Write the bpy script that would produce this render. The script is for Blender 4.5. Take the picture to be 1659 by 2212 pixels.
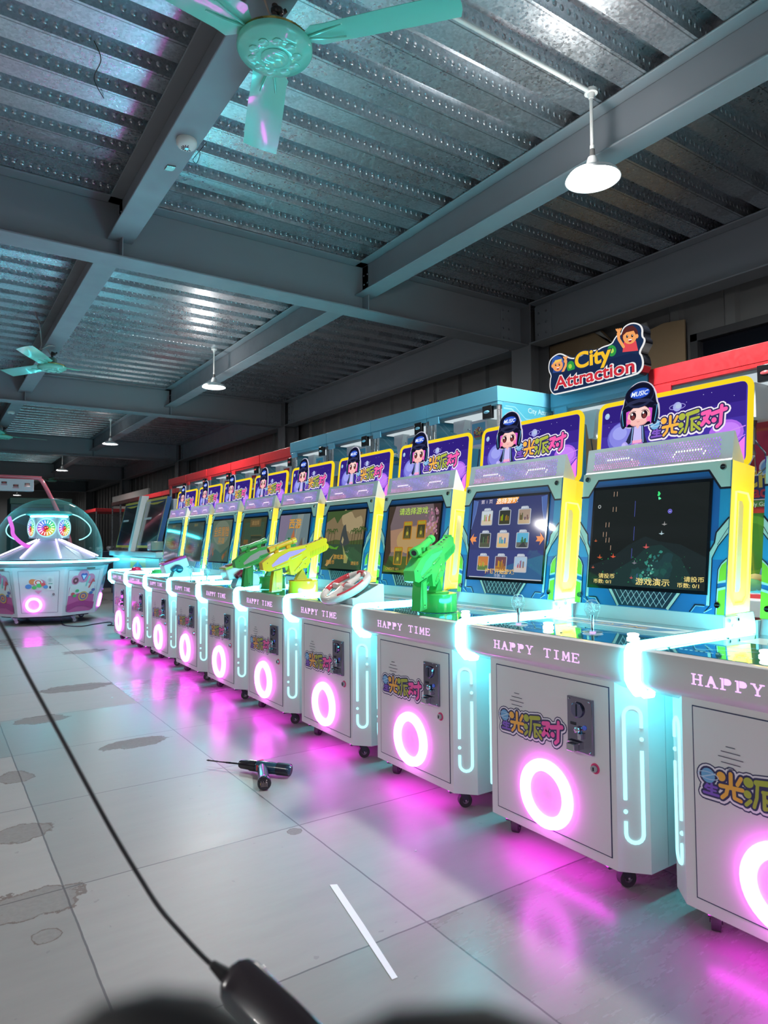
import bpy, math, random
from mathutils import Vector, Matrix
from mathutils.geometry import tessellate_polygon
random.seed(7)
S = bpy.context.scene
COL = S.collection
PI = math.pi
for o in list(bpy.data.objects):
    bpy.data.objects.remove(o)

# ------------------------------------------------------------------ camera
YAW, PITCH, ROLL, FPX, CAMH = math.radians(34.0), math.radians(2.4), math.radians(-0.4475), 1456.5, 1.13
fw = Vector((math.sin(YAW)*math.cos(PITCH), math.cos(YAW)*math.cos(PITCH), math.sin(PITCH)))
rt = Vector((math.cos(YAW), -math.sin(YAW), 0.0))
up = rt.cross(fw)
r2 = rt*math.cos(ROLL) + up*math.sin(ROLL)
u2 = -rt*math.sin(ROLL) + up*math.cos(ROLL)
cam_d = bpy.data.cameras.new('camera')
cam_d.sensor_fit = 'HORIZONTAL'
cam_d.sensor_width = 36.0
cam_d.lens = 36.0*FPX/1659.0
cam_d.clip_start = 0.02
cam_d.clip_end = 200
cam_d.dof.use_dof = True
cam_d.dof.focus_distance = 3.6
cam_d.dof.aperture_fstop = 8.0
cam = bpy.data.objects.new('camera', cam_d)
cam.matrix_world = Matrix(((r2.x, u2.x, -fw.x, 0), (r2.y, u2.y, -fw.y, 0), (r2.z, u2.z, -fw.z, CAMH), (0, 0, 0, 1)))
COL.objects.link(cam)
S.camera = cam
CAMP = Vector((0, 0, CAMH))
def view_ray(px, py):
    return fw + r2*((px-829.5)/FPX) - u2*((py-1106.0)/FPX)

# ------------------------------------------------------------------ world, exposure
W = bpy.data.worlds.new('night_air')
S.world = W
W.use_nodes = True
bg = W.node_tree.nodes['Background']
bg.inputs[0].default_value = (0.42, 0.5, 0.62, 1)
bg.inputs[1].default_value = 0.05
vs = S.view_settings
vs.view_transform = 'Standard'
try:
    vs.look = 'None'
except Exception:
    pass
vs.gamma = 1.0
vs.use_curve_mapping = False
vs.exposure = 0.08
S.cycles.transparent_max_bounces = 64
E_LAMP = 62.0       # watts of each pendant lamp
E_CYAN = 32.0        # rail strips
E_RING = 11.5        # magenta rings

# ------------------------------------------------------------------ materials
MATS = {}
def newmat(name):
    m = bpy.data.materials.new(name)
    m.use_nodes = True
    nt = m.node_tree
    nt.nodes.clear()
    out = nt.nodes.new('ShaderNodeOutputMaterial')
    MATS[name] = m
    return m, nt, out
def colnode(nt):
    a = nt.nodes.new('ShaderNodeVertexColor')
    a.layer_name = 'Col'
    return a.outputs[0]
def pbr(name, rough=.4, metal=0., coat=0., spec=.5, noise=0., nscale=40., trans=0., alpha=1., bump=0., sub=0.):
    m, nt, out = newmat(name)
    p = nt.nodes.new('ShaderNodeBsdfPrincipled')
    nt.links.new(colnode(nt), p.inputs['Base Color'])
    p.inputs['Roughness'].default_value = rough
    p.inputs['Metallic'].default_value = metal
    p.inputs['Coat Weight'].default_value = coat
    p.inputs['Coat Roughness'].default_value = .04
    p.inputs['Specular IOR Level'].default_value = spec
    p.inputs['Transmission Weight'].default_value = trans
    p.inputs['Alpha'].default_value = alpha
    if noise or bump:
        tc = nt.nodes.new('ShaderNodeTexCoord')
        n = nt.nodes.new('ShaderNodeTexNoise')
        n.inputs['Scale'].default_value = nscale
        n.inputs['Detail'].default_value = 4
        nt.links.new(tc.outputs['Object'], n.inputs['Vector'])
        if noise:
            r = nt.nodes.new('ShaderNodeMapRange')
            r.inputs['From Min'].default_value = .3
            r.inputs['From Max'].default_value = .7
            r.inputs['To Min'].default_value = max(0, rough-noise)
            r.inputs['To Max'].default_value = min(1, rough+noise)
            nt.links.new(n.outputs[0], r.inputs[0])
            nt.links.new(r.outputs[0], p.inputs['Roughness'])
        if bump:
            b = nt.nodes.new('ShaderNodeBump')
            b.inputs['Strength'].default_value = bump
            b.inputs['Distance'].default_value = .01
            nt.links.new(n.outputs[0], b.inputs['Height'])
            nt.links.new(b.outputs[0], p.inputs['Normal'])
    nt.links.new(p.outputs[0], out.inputs[0])
    return m
pbr('paint', .38, noise=.06)
pbr('gloss', .12, coat=.6)
pbr('matte', .75, noise=.1)
pbr('plastic', .22, coat=.3)
pbr('rubber', .6)
pbr('metal', .32, metal=1., noise=.1)
pbr('chrome', .07, metal=1.)
pbr('print', .3, coat=.25)
pbr('steel', .5, noise=.12, nscale=6., bump=.04)
pbr('clearglass', .03, trans=1.)
def emis(name, k=1.0, sample='AUTO', gloss=False, fixed=None):
    m, nt, out = newmat(name)
    e = nt.nodes.new('ShaderNodeEmission')
    if fixed:
        e.inputs[0].default_value = (*fixed, 1)
    else:
        nt.links.new(colnode(nt), e.inputs[0])
    e.inputs[1].default_value = k
    last = e.outputs[0]
    if gloss:
        g = nt.nodes.new('ShaderNodeBsdfGlossy')
        g.inputs['Roughness'].default_value = .06
        g.inputs['Color'].default_value = (.9, .9, .9, 1)
        fr = nt.nodes.new('ShaderNodeFresnel')
        fr.inputs[0].default_value = 1.45
        mx = nt.nodes.new('ShaderNodeMixShader')
        nt.links.new(fr.outputs[0], mx.inputs[0])
        nt.links.new(last, mx.inputs[1])
        nt.links.new(g.outputs[0], mx.inputs[2])
        last = mx.outputs[0]
    nt.links.new(last, out.inputs[0])
    try:
        m.cycles.emission_sampling = sample
    except Exception:
        pass
    return m
emis('screen', 1.0, 'NONE', True)
emis('backlit', 1.0, 'NONE')
emis('led_cyan', E_CYAN, fixed=(.075, .86, 1.0))
emis('led_cyan_dim', 1.5, fixed=(.40, .93, 1.0))
emis('led_magenta', E_RING, fixed=(1.0, .085, .95))
emis('led_yellow', 6.0, fixed=(1.0, .72, .06))
emis('led_under', 20.0, fixed=(1.0, .03, .95))
emis('fill_panel', .7, fixed=(.85, .95, 1.0))
emis('led_violet_text', 1.6, 'NONE', fixed=(.80, .42, 1.0))
emis('led_violet', 2.0, 'NONE', fixed=(.75, .5, 1.0))
emis('led_white', 4.0, fixed=(.95, .97, 1.0))
emis('lamp_face', 14.0, 'NONE', fixed=(.93, .97, 1.0))
emis('led_strip', 3.0, 'NONE', fixed=(.95, .75, 1.0))
emis('led_pink_soft', 1.0, 'NONE', fixed=(.90, .16, .85))
MATS['screendark'] = MATS['gloss']
# lit acrylic: a light box panel, its own colour plus its glow
def litpanel(name, base, glow, k):
    m, nt, out = newmat(name)
    p = nt.nodes.new('ShaderNodeBsdfPrincipled')
    p.inputs['Base Color'].default_value = (*base, 1)
    p.inputs['Roughness'].default_value = .3
    p.inputs['Emission Color'].default_value = (*glow, 1)
    p.inputs['Emission Strength'].default_value = k
    nt.links.new(p.outputs[0], out.inputs[0])
litpanel('acrylic_yellow', (.74, .64, .20), (1.0, .68, .0), .55)
# thin clear sheet
def sheet(name, tint, k):
    m, nt, out = newmat(name)
    t = nt.nodes.new('ShaderNodeBsdfTransparent')
    t.inputs[0].default_value = (*tint, 1)
    g = nt.nodes.new('ShaderNodeBsdfGlossy')
    g.inputs['Roughness'].default_value = .03
    fr = nt.nodes.new('ShaderNodeFresnel')
    fr.inputs[0].default_value = k
    mx = nt.nodes.new('ShaderNodeMixShader')
    ge = nt.nodes.new('ShaderNodeNewGeometry')      # the unrefracted ray must not count as inside the sheet
    mu = nt.nodes.new('ShaderNodeMath'); mu.operation = 'SUBTRACT'; mu.inputs[0].default_value = 1.0
    nt.links.new(ge.outputs['Backfacing'], mu.inputs[1])
    mv = nt.nodes.new('ShaderNodeMath'); mv.operation = 'MULTIPLY'
    nt.links.new(fr.outputs[0], mv.inputs[0]); nt.links.new(mu.outputs[0], mv.inputs[1])
    nt.links.new(mv.outputs[0], mx.inputs[0])
    nt.links.new(t.outputs[0], mx.inputs[1])
    nt.links.new(g.outputs[0], mx.inputs[2])
    nt.links.new(mx.outputs[0], out.inputs[0])
sheet('pane', (.97, .99, .99), 1.4)
sheet('dome', (.88, .99, .975), 1.16)
def edge_glow_tint(name, col):
    # pale tint painted in at steep angles, standing in for light gathered there
    nt = MATS[name].node_tree
    out = [n for n in nt.nodes if n.type == 'OUTPUT_MATERIAL'][0]
    src = out.inputs[0].links[0].from_socket
    lw = nt.nodes.new('ShaderNodeLayerWeight'); lw.inputs[0].default_value = .5
    f = mth(nt, 'MULTIPLY', mth(nt, 'POWER', lw.outputs['Facing'], 3.0), .55)
    d = nt.nodes.new('ShaderNodeBsdfTranslucent'); d.inputs[0].default_value = (*col, 1)
    mx = nt.nodes.new('ShaderNodeMixShader')
    nt.links.new(f, mx.inputs[0]); nt.links.new(src, mx.inputs[1]); nt.links.new(d.outputs[0], mx.inputs[2])
    nt.links.new(mx.outputs[0], out.inputs[0])
sheet('bulb', (.93, .96, .97), 1.75)

def mth(nt, op, a, b=None, c=None):
    n = nt.nodes.new('ShaderNodeMath')
    n.operation = op
    for i, x in enumerate((a, b, c)):
        if x is None:
            continue
        if isinstance(x, (int, float)):
            n.inputs[i].default_value = x
        else:
            nt.links.new(x, n.inputs[i])
    return n.outputs[0]
def mixc(nt, f, a, b):
    n = nt.nodes.new('ShaderNodeMix')
    n.data_type = 'RGBA'
    for k, x in ((0, f), (6, a), (7, b)):
        if isinstance(x, (int, float)):
            n.inputs[k].default_value = x
        elif isinstance(x, tuple):
            n.inputs[k].default_value = (*x, 1)
        else:
            nt.links.new(x, n.inputs[k])
    return n.outputs[2]
def noise(nt, vec, scale, detail=4, rough=.55):
    n = nt.nodes.new('ShaderNodeTexNoise')
    n.inputs['Scale'].default_value = scale
    n.inputs['Detail'].default_value = detail
    n.inputs['Roughness'].default_value = rough
    nt.links.new(vec, n.inputs['Vector'])
    return n.outputs[0]

edge_glow_tint('dome', (.45, .95, .90))
edge_glow_tint('bulb', (.75, .85, .88))
def floor_material():
    m, nt, out = newmat('floor_slabs')
    p = nt.nodes.new('ShaderNodeBsdfPrincipled')
    tc = nt.nodes.new('ShaderNodeTexCoord')
    ob = tc.outputs['Object']
    sx = nt.nodes.new('ShaderNodeSeparateXYZ')
    nt.links.new(ob, sx.inputs[0])
    wob = noise(nt, ob, 9.0, 3)
    wv = mth(nt, 'MULTIPLY', mth(nt, 'SUBTRACT', wob, .5), .006)
    gx = mth(nt, 'DIVIDE', mth(nt, 'SUBTRACT', mth(nt, 'ADD', sx.outputs[0], wv), .385), .855)
    gy = mth(nt, 'DIVIDE', mth(nt, 'SUBTRACT', mth(nt, 'ADD', sx.outputs[1], wv), 1.63), .83)
    fx, fy = mth(nt, 'FLOOR', gx), mth(nt, 'FLOOR', gy)
    cb = nt.nodes.new('ShaderNodeCombineXYZ')
    nt.links.new(fx, cb.inputs[0]); nt.links.new(fy, cb.inputs[1])
    wn = nt.nodes.new('ShaderNodeTexWhiteNoise')
    nt.links.new(cb.outputs[0], wn.inputs['Vector'])
    rnd = wn.outputs[0]
    ex = mth(nt, 'SUBTRACT', .5, mth(nt, 'ABSOLUTE', mth(nt, 'SUBTRACT', mth(nt, 'FRACT', gx), .5)))
    ey = mth(nt, 'SUBTRACT', .5, mth(nt, 'ABSOLUTE', mth(nt, 'SUBTRACT', mth(nt, 'FRACT', gy), .5)))
    ed = mth(nt, 'MINIMUM', ex, ey)
    seam = mth(nt, 'LESS_THAN', ed, .0035)
    # worn patches of bare cement
    pt = None
    for (x, y, r, q) in ((.30, 2.42, .15, 1.5), (.32, 3.02, .13, 1.4), (.36, 3.75, .13, 1.), (.98, 3.98, .13, 2.2), (1.20, 2.42, .045, 1.), (.62, 4.85, .16, 1.5), (.98, 5.75, .2, 2.), (.25, 5.1, .15, 1.2), (1.35, 7.6, .2, 1.6), (.3, 2.2, .06, 1.)):
        dx = mth(nt, 'DIVIDE', mth(nt, 'SUBTRACT', sx.outputs[0], x), q)
        dy = mth(nt, 'SUBTRACT', sx.outputs[1], y)
        d = mth(nt, 'SQRT', mth(nt, 'ADD', mth(nt, 'MULTIPLY', dx, dx), mth(nt, 'MULTIPLY', dy, dy)))
        d = mth(nt, 'DIVIDE', d, r)
        pt = d if pt is None else mth(nt, 'MINIMUM', pt, d)
    n5 = noise(nt, ob, 11.0, 6, .65)
    pd = mth(nt, 'ADD', pt, mth(nt, 'MULTIPLY', mth(nt, 'SUBTRACT', n5, .5), .9))
    patch = mth(nt, 'LESS_THAN', pd, .62)
    ring = mth(nt, 'MULTIPLY', mth(nt, 'LESS_THAN', mth(nt, 'ABSOLUTE', mth(nt, 'SUBTRACT', pd, .64)), .03), 1.0)
    st = nt.nodes.new('ShaderNodeMapping')
    st.inputs['Scale'].default_value = (1.2, 5.0, 1)
    nt.links.new(ob, st.inputs[0])
    n1 = noise(nt, st.outputs[0], 2.2, 8, .68)
    n2 = noise(nt, ob, 60.0, 3)
    base = mixc(nt, mth(nt, 'MULTIPLY', n1, .9), (.30, .28, .275), (.42, .395, .38))
    tone = nt.nodes.new('ShaderNodeMapRange')
    tone.inputs['To Min'].default_value = .74
    tone.inputs['To Max'].default_value = 1.12
    nt.links.new(rnd, tone.inputs[0])
    hs = nt.nodes.new('ShaderNodeHueSaturation')
    nt.links.new(base, hs.inputs['Color'])
    nt.links.new(tone.outputs[0], hs.inputs['Value'])
    spk = mth(nt, 'GREATER_THAN', noise(nt, ob, 23.0, 2), .735)
    c = mixc(nt, mth(nt, 'MULTIPLY', spk, .35), hs.outputs[0], (.16, .15, .16))
    c = mixc(nt, patch, c, mixc(nt, n2, (.20, .19, .19), (.30, .285, .275)))
    c = mixc(nt, mth(nt, 'MULTIPLY', ring, .8), c, (.13, .085, .07))
    c = mixc(nt, mth(nt, 'MULTIPLY', seam, .85), c, (.10, .09, .10))
    nt.links.new(c, p.inputs['Base Color'])
    rr = nt.nodes.new('ShaderNodeMapRange')
    rr.inputs['To Min'].default_value = .26
    rr.inputs['To Max'].default_value = .52
    nt.links.new(rnd, rr.inputs[0])
    ro = mth(nt, 'ADD', rr.outputs[0], mth(nt, 'MULTIPLY', mth(nt, 'SUBTRACT', n1, .5), .14))
    ro = mth(nt, 'ADD', ro, mth(nt, 'MULTIPLY', patch, .4))
    nt.links.new(ro, p.inputs['Roughness'])
    b = nt.nodes.new('ShaderNodeBump')
    b.inputs['Strength'].default_value = .25
    b.inputs['Distance'].default_value = .002
    nt.links.new(mth(nt, 'SUBTRACT', mth(nt, 'ADD', n1, mth(nt, 'MULTIPLY', n2, .3)), mth(nt, 'ADD', mth(nt, 'MULTIPLY', seam, 1.5), mth(nt, 'MULTIPLY', patch, .8))), b.inputs['Height'])
    nt.links.new(b.outputs[0], p.inputs['Normal'])
    nt.links.new(p.outputs[0], out.inputs[0])
floor_material()

def deck_material():
    m, nt, out = newmat('galvanised_deck')
    p = nt.nodes.new('ShaderNodeBsdfPrincipled')
    tc = nt.nodes.new('ShaderNodeTexCoord')
    ob = tc.outputs['Object']
    s = nt.nodes.new('ShaderNodeSeparateXYZ')
    nt.links.new(ob, s.inputs[0])
    # embossed buttons: a row on each web (z about 3.365) every 44 mm
    fx = mth(nt, 'SUBTRACT', mth(nt, 'FRACT', mth(nt, 'DIVIDE', s.outputs[0], .044)), .5)
    dx = mth(nt, 'MULTIPLY', fx, .044)
    dz = mth(nt, 'SUBTRACT', s.outputs[2], 3.372)
    d2 = mth(nt, 'ADD', mth(nt, 'MULTIPLY', dx, dx), mth(nt, 'MULTIPLY', dz, dz))
    h = mth(nt, 'MAXIMUM', mth(nt, 'SUBTRACT', 1.0, mth(nt, 'DIVIDE', d2, .00017)), 0.0)
    # a second row of small dimples along the flat pan
    per = mth(nt, 'MULTIPLY', mth(nt, 'FRACT', mth(nt, 'DIVIDE', mth(nt, 'SUBTRACT', s.outputs[1], .014), .255)), .255)
    low = mth(nt, 'LESS_THAN', s.outputs[2], 3.336)
    dy = mth(nt, 'SUBTRACT', per, .022)
    d3 = mth(nt, 'ADD', mth(nt, 'MULTIPLY', dx, dx), mth(nt, 'MULTIPLY', dy, dy))
    h2 = mth(nt, 'MULTIPLY', low, mth(nt, 'MAXIMUM', mth(nt, 'SUBTRACT', 1.0, mth(nt, 'DIVIDE', d3, .00009)), 0.0))
    crease = mth(nt, 'MULTIPLY', low, mth(nt, 'LESS_THAN', mth(nt, 'ABSOLUTE', mth(nt, 'SUBTRACT', per, .078)), .003))
    vo = nt.nodes.new('ShaderNodeTexVoronoi')
    vo.inputs['Scale'].default_value = 90.0
    nt.links.new(ob, vo.inputs['Vector'])
    n1 = noise(nt, ob, 1.3, 5)
    n2 = noise(nt, ob, 120, 2)
    spg = nt.nodes.new('ShaderNodeSeparateColor')
    nt.links.new(vo.outputs['Color'], spg.inputs[0])
    c = mixc(nt, spg.outputs[0], (.52, .56, .60), (.70, .74, .78))
    c = mixc(nt, mth(nt, 'MULTIPLY', mth(nt, 'GREATER_THAN', n1, .62), .3), c, (.2, .2, .21))
    c = mixc(nt, mth(nt, 'MULTIPLY', crease, .6), c, (.06, .07, .08))
    nt.links.new(c, p.inputs['Base Color'])
    p.inputs['Metallic'].default_value = .92
    ro = mth(nt, 'ADD', .26, mth(nt, 'MULTIPLY', spg.outputs[1], .16))
    ro = mth(nt, 'ADD', ro, mth(nt, 'MULTIPLY', mth(nt, 'SUBTRACT', n1, .5), .35))
    nt.links.new(ro, p.inputs['Roughness'])
    b = nt.nodes.new('ShaderNodeBump')
    b.inputs['Strength'].default_value = 1.0
    b.inputs['Distance'].default_value = .006
    hh = mth(nt, 'ADD', mth(nt, 'ADD', h, mth(nt, 'MULTIPLY', h2, -.5)), mth(nt, 'ADD', mth(nt, 'MULTIPLY', n2, .035), mth(nt, 'MULTIPLY', spg.outputs[2], .012)))
    nt.links.new(hh, b.inputs['Height'])
    nt.links.new(b.outputs[0], p.inputs['Normal'])
    nt.links.new(p.outputs[0], out.inputs[0])
deck_material()

# ------------------------------------------------------------------ mesh builder
WHITE = (.78, .76, .77)
class MB:
    def __init__(s):
        s.v = []; s.f = []; s.m = []; s.c = []; s.M = None
    def add(s, pts, faces, col=WHITE, mat='paint'):
        b = len(s.v)
        for p in pts:
            p = Vector(p)
            if s.M is not None:
                p = s.M @ p
            s.v.append(p)
        for f in faces:
            s.f.append([b+i for i in f]); s.m.append(mat); s.c.append(col)
        return s
    def box(s, x0, x1, y0, y1, z0, z1, col=WHITE, mat='paint'):
        return s.add([(x0, y0, z0), (x1, y0, z0), (x1, y1, z0), (x0, y1, z0), (x0, y0, z1), (x1, y0, z1), (x1, y1, z1), (x0, y1, z1)],
                     [(0, 3, 2, 1), (4, 5, 6, 7), (0, 1, 5, 4), (1, 2, 6, 5), (2, 3, 7, 6), (3, 0, 4, 7)], col, mat)
    def prism(s, poly, axis, a, b, col=WHITE, mat='paint'):
        """poly: 2D outline; axis 'y' -> points (x,z), 'z' -> (x,y), 'x' -> (y,z)"""
        def P(p, t):
            return (p[0], t, p[1]) if axis == 'y' else ((p[0], p[1], t) if axis == 'z' else (t, p[0], p[1]))
        n = len(poly)
        pts = [P(p, a) for p in poly] + [P(p, b) for p in poly]
        fs = [(i, (i+1) % n, (i+1) % n+n, i+n) for i in range(n)]
        s.add(pts, fs, col, mat)
        tri = tessellate_polygon([[Vector((p[0], p[1], 0)) for p in poly]])
        s.add(pts, [t for t in tri] + [tuple(i+n for i in reversed(t)) for t in tri], col, mat)
        return s
    def cyl(s, p0, p1, r0, r1=None, n=20, col=WHITE, mat='paint', cap=True):
        r1 = r0 if r1 is None else r1
        p0, p1 = Vector(p0), Vector(p1)
        d = (p1-p0).normalized()
        a = Vector((0, 0, 1)) if abs(d.z) < .9 else Vector((1, 0, 0))
        u = d.cross(a).normalized(); w = d.cross(u)
        pts = []
        for (p, r) in ((p0, r0), (p1, r1)):
            for i in range(n):
                t = 2*PI*i/n
                pts.append(p+u*(r*math.cos(t))+w*(r*math.sin(t)))
        fs = [(i, (i+1) % n, (i+1) % n+n, i+n) for i in range(n)]
        if cap:
            fs += [tuple(reversed(range(n))), tuple(range(n, 2*n))]
        return s.add(pts, fs, col, mat)
    def tube(s, path, r, n=8, col=WHITE, mat='paint', closed=False, flat=None):
        P = [Vector(p) for p in path]
        L = len(P)
        pts = []
        prev = None
        for i, p in enumerate(P):
            if closed:
                d = (P[(i+1) % L]-P[i-1]).normalized()
            else:
                d = (P[min(i+1, L-1)]-P[max(i-1, 0)]).normalized()
            if prev is None:
                a = Vector((0, 0, 1)) if abs(d.z) < .9 else Vector((1, 0, 0))
                u = d.cross(a).normalized()
            else:
                u = (prev-d*prev.dot(d)).normalized()
            prev = u
            w = d.cross(u)
            rr = r[i] if isinstance(r, (list, tuple)) else r
            for k in range(n):
                t = 2*PI*k/n
                pts.append(p+u*(rr*math.cos(t))+w*(rr*math.sin(t)))
        fs = []
        for i in range(L if closed else L-1):
            j = (i+1) % L
            for k in range(n):
                fs.append((i*n+k, i*n+(k+1) % n, j*n+(k+1) % n, j*n+k))
        if not closed:
            fs += [tuple(reversed(range(n))), tuple(range((L-1)*n, L*n))]
        return s.add(pts, fs, col, mat)
    def lathe(s, prof, c=(0, 0, 0), n=28, col=WHITE, mat='paint', cols=None):
        """prof: (radius, z) pairs around the vertical axis at c"""
        c = Vector(c)
        pts = []
        for (r, z) in prof:
            for i in range(n):
                t = 2*PI*i/n
                pts.append(c+Vector((r*math.cos(t), r*math.sin(t), z)))
        for k in range(len(prof)-1):
            fs = [(k*n+i, k*n+(i+1) % n, (k+1)*n+(i+1) % n, (k+1)*n+i) for i in range(n)]
            if k == 0:
                s.add(pts, fs, cols[0] if cols else col, mat)
                b = len(s.v)-len(pts)
            else:
                for f in fs:
                    s.f.append([b+i for i in f]); s.m.append(mat); s.c.append(cols[k] if cols else col)
        return s
    def ball(s, c, rx, ry=None, rz=None, n=14, col=WHITE, mat='paint', z0=-1., z1=1.):
        ry = rx if ry is None else ry
        rz = rx if rz is None else rz
        a0, a1 = math.asin(z0), math.asin(z1)
        m = max(4, n//2+1)
        pts = []
        for k in range(m+1):
            a = a0+(a1-a0)*k/m
            for i in range(n):
                t = 2*PI*i/n
                pts.append((c[0]+rx*math.cos(a)*math.cos(t), c[1]+ry*math.cos(a)*math.sin(t), c[2]+rz*math.sin(a)))
        fs = [(k*n+i, k*n+(i+1) % n, (k+1)*n+(i+1) % n, (k+1)*n+i) for k in range(m) for i in range(n)]
        return s.add(pts, fs, col, mat)
    def build(s, name, parent=None, smooth=40, bevel=0, seg=2):
        me = bpy.data.meshes.new(name)
        me.from_pydata([tuple(v) for v in s.v], [], s.f)
        names = []
        for m in s.m:
            if m not in names:
                names.append(m)
        for m in names:
            me.materials.append(MATS[m])
        idx = {m: i for i, m in enumerate(names)}
        me.polygons.foreach_set('material_index', [idx[m] for m in s.m])
        ca = me.color_attributes.new('Col', 'FLOAT_COLOR', 'CORNER')
        buf = []
        for f, c in zip(s.f, s.c):
            buf.extend([c[0], c[1], c[2], 1.0]*len(f))
        ca.data.foreach_set('color', buf)
        if smooth:
            me.shade_smooth()
            me.set_sharp_from_angle(angle=math.radians(smooth))
        me.update()
        o = bpy.data.objects.new(name, me)
        COL.objects.link(o)
        if parent is not None:
            o.parent = parent
        if bevel:
            b = o.modifiers.new('soft_edges', 'BEVEL')
            b.width = bevel; b.segments = seg; b.limit_method = 'ANGLE'; b.angle_limit = math.radians(40)
        return o

def spl(P, k=5):
    P = [Vector(p) for p in P]
    out = []
    for i in range(len(P)-1):
        a, b, c, d = P[max(i-1, 0)], P[i], P[i+1], P[min(i+2, len(P)-1)]
        for j in range(k):
            t = j/k
            out.append(.5*((2*b)+(c-a)*t+(2*a-5*b+4*c-d)*t*t+(3*b-a-3*c+d)*t**3))
    out.append(P[-1])
    return out
_tc = {}
def glyphs(body, off=0.0):
    k = (body, off)
    if k not in _tc:
        c = bpy.data.curves.new('lettering', 'FONT')
        c.body = body; c.offset = off; c.resolution_u = 6 if len(body) < 12 and body.isascii() and off > .02 else 2
        o = bpy.data.objects.new('lettering', c)
        COL.objects.link(o)
        dg = bpy.context.evaluated_depsgraph_get()
        me = bpy.data.meshes.new_from_object(o.evaluated_get(dg))
        vs_ = [(v.co.x, v.co.y) for v in me.vertices]
        fs_ = [tuple(p.vertices) for p in me.polygons]
        bpy.data.objects.remove(o)
        bpy.data.meshes.remove(me)
        bpy.data.curves.remove(c)
        xs = [v[0] for v in vs_] or [0, 1]
        _tc[k] = (vs_, fs_, min(xs), max(xs))
    return _tc[k]

class Art:
    """flat printed or lit picture: coloured shapes laid on a panel"""
    def __init__(s, mb, o, U, V, dz=.00012, mat='print'):
        s.mb = mb; s.o = Vector(o); s.U = Vector(U); s.V = Vector(V)
        s.N = s.U.cross(s.V).normalized()
        s.l = 1; s.dz = dz; s.mat = mat
    def P(s, p):
        return s.o+s.U*p[0]+s.V*p[1]+s.N*(s.l*s.dz)
    def tris(s, vs_, fs_, col, mat=None):
        s.mb.add([s.P(p) for p in vs_], fs_, col, mat or s.mat)
        s.l += 1
    def poly(s, pts, col, mat=None):
        t = tessellate_polygon([[Vector((p[0], p[1], 0)) for p in pts]])
        out = []
        for a, b, c in t:
            A, B, C_ = pts[a], pts[b], pts[c]
            if (B[0]-A[0])*(C_[1]-A[1])-(B[1]-A[1])*(C_[0]-A[0]) < 0:
                b, c = c, b
            out.append((a, b, c))
        s.tris(pts, out, col, mat)
    def rect(s, x0, y0, x1, y1, col, mat=None):
        s.tris([(x0, y0), (x1, y0), (x1, y1), (x0, y1)], [(0, 1, 2, 3)], col, mat)
    def rrect(s, x0, y0, x1, y1, r, col, mat=None, n=5):
        s.poly(rr_pts(x0, y0, x1, y1, r, n), col, mat)
    def disc(s, x, y, rx, ry, col, mat=None, n=20, a0=0, a1=2*PI):
        pts = [(x+rx*math.cos(a0+(a1-a0)*i/n), y+ry*math.sin(a0+(a1-a0)*i/n)) for i in range(n+(0 if a1-a0 > 6.28 else 1))]
        s.poly(pts, col, mat)
    def stroke(s, pts, w, col, mat=None, caps=True, closed=False):
        l0 = s.l
        q = list(pts)+([pts[0]] if closed else [])
        for i in range(len(q)-1):
            (x0, y0), (x1, y1) = q[i], q[i+1]
            L = math.hypot(x1-x0, y1-y0) or 1e-6
            nx, ny = -(y1-y0)/L*w/2, (x1-x0)/L*w/2
            s.l += .02
            s.mb.add([s.P(p) for p in ((x0-nx, y0-ny), (x1-nx, y1-ny), (x1+nx, y1+ny), (x0+nx, y0+ny))], [(0, 1, 2, 3)], col, mat or s.mat)
        if caps:
            for (x, y) in q:
                s.l += .02
                s.mb.add([s.P((x+w/2*math.cos(2*PI*i/10), y+w/2*math.sin(2*PI*i/10))) for i in range(10)], [tuple(range(10))], col, mat or s.mat)
        s.l = max(l0+1, s.l)
    def ringo(s, x, y, rx, ry, w, col, mat=None, n=24):
        s.stroke([(x+rx*math.cos(2*PI*i/n), y+ry*math.sin(2*PI*i/n)) for i in range(n)], w, col, mat, False, True)
    def text(s, body, x, y, h, col, off=0., align='l', mat=None, wmax=None, slant=0.):
        vs_, fs_, x0, x1 = glyphs(body, off)
        k = h/.75
        kx = k
        if wmax and (x1-x0)*k > wmax:
            kx = wmax/(x1-x0)
        w = (x1-x0)*kx
        ox = x-x0*kx-(w/2 if align == 'c' else (w if align == 'r' else 0))
        s.tris([(ox+p[0]*kx+slant*p[1]*k, y+p[1]*k) for p in vs_], fs_, col, mat)

def chaikin(p, it=2):
    for _ in range(it):
        n = len(p)
        p = [q for i in range(n) for q in ((p[i][0]*.75+p[(i+1) % n][0]*.25, p[i][1]*.75+p[(i+1) % n][1]*.25), (p[i][0]*.25+p[(i+1) % n][0]*.75, p[i][1]*.25+p[(i+1) % n][1]*.75))]
    return p
def rr_pts(x0, y0, x1, y1, r, n=5):
    out = []
    for cx, cy, a in ((x1-r, y0+r, -PI/2), (x1-r, y1-r, 0), (x0+r, y1-r, PI/2), (x0+r, y0+r, PI)):
        for i in range(n+1):
            t = a+PI/2*i/n
            out.append((cx+r*math.cos(t), cy+r*math.sin(t)))
    return out

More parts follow.
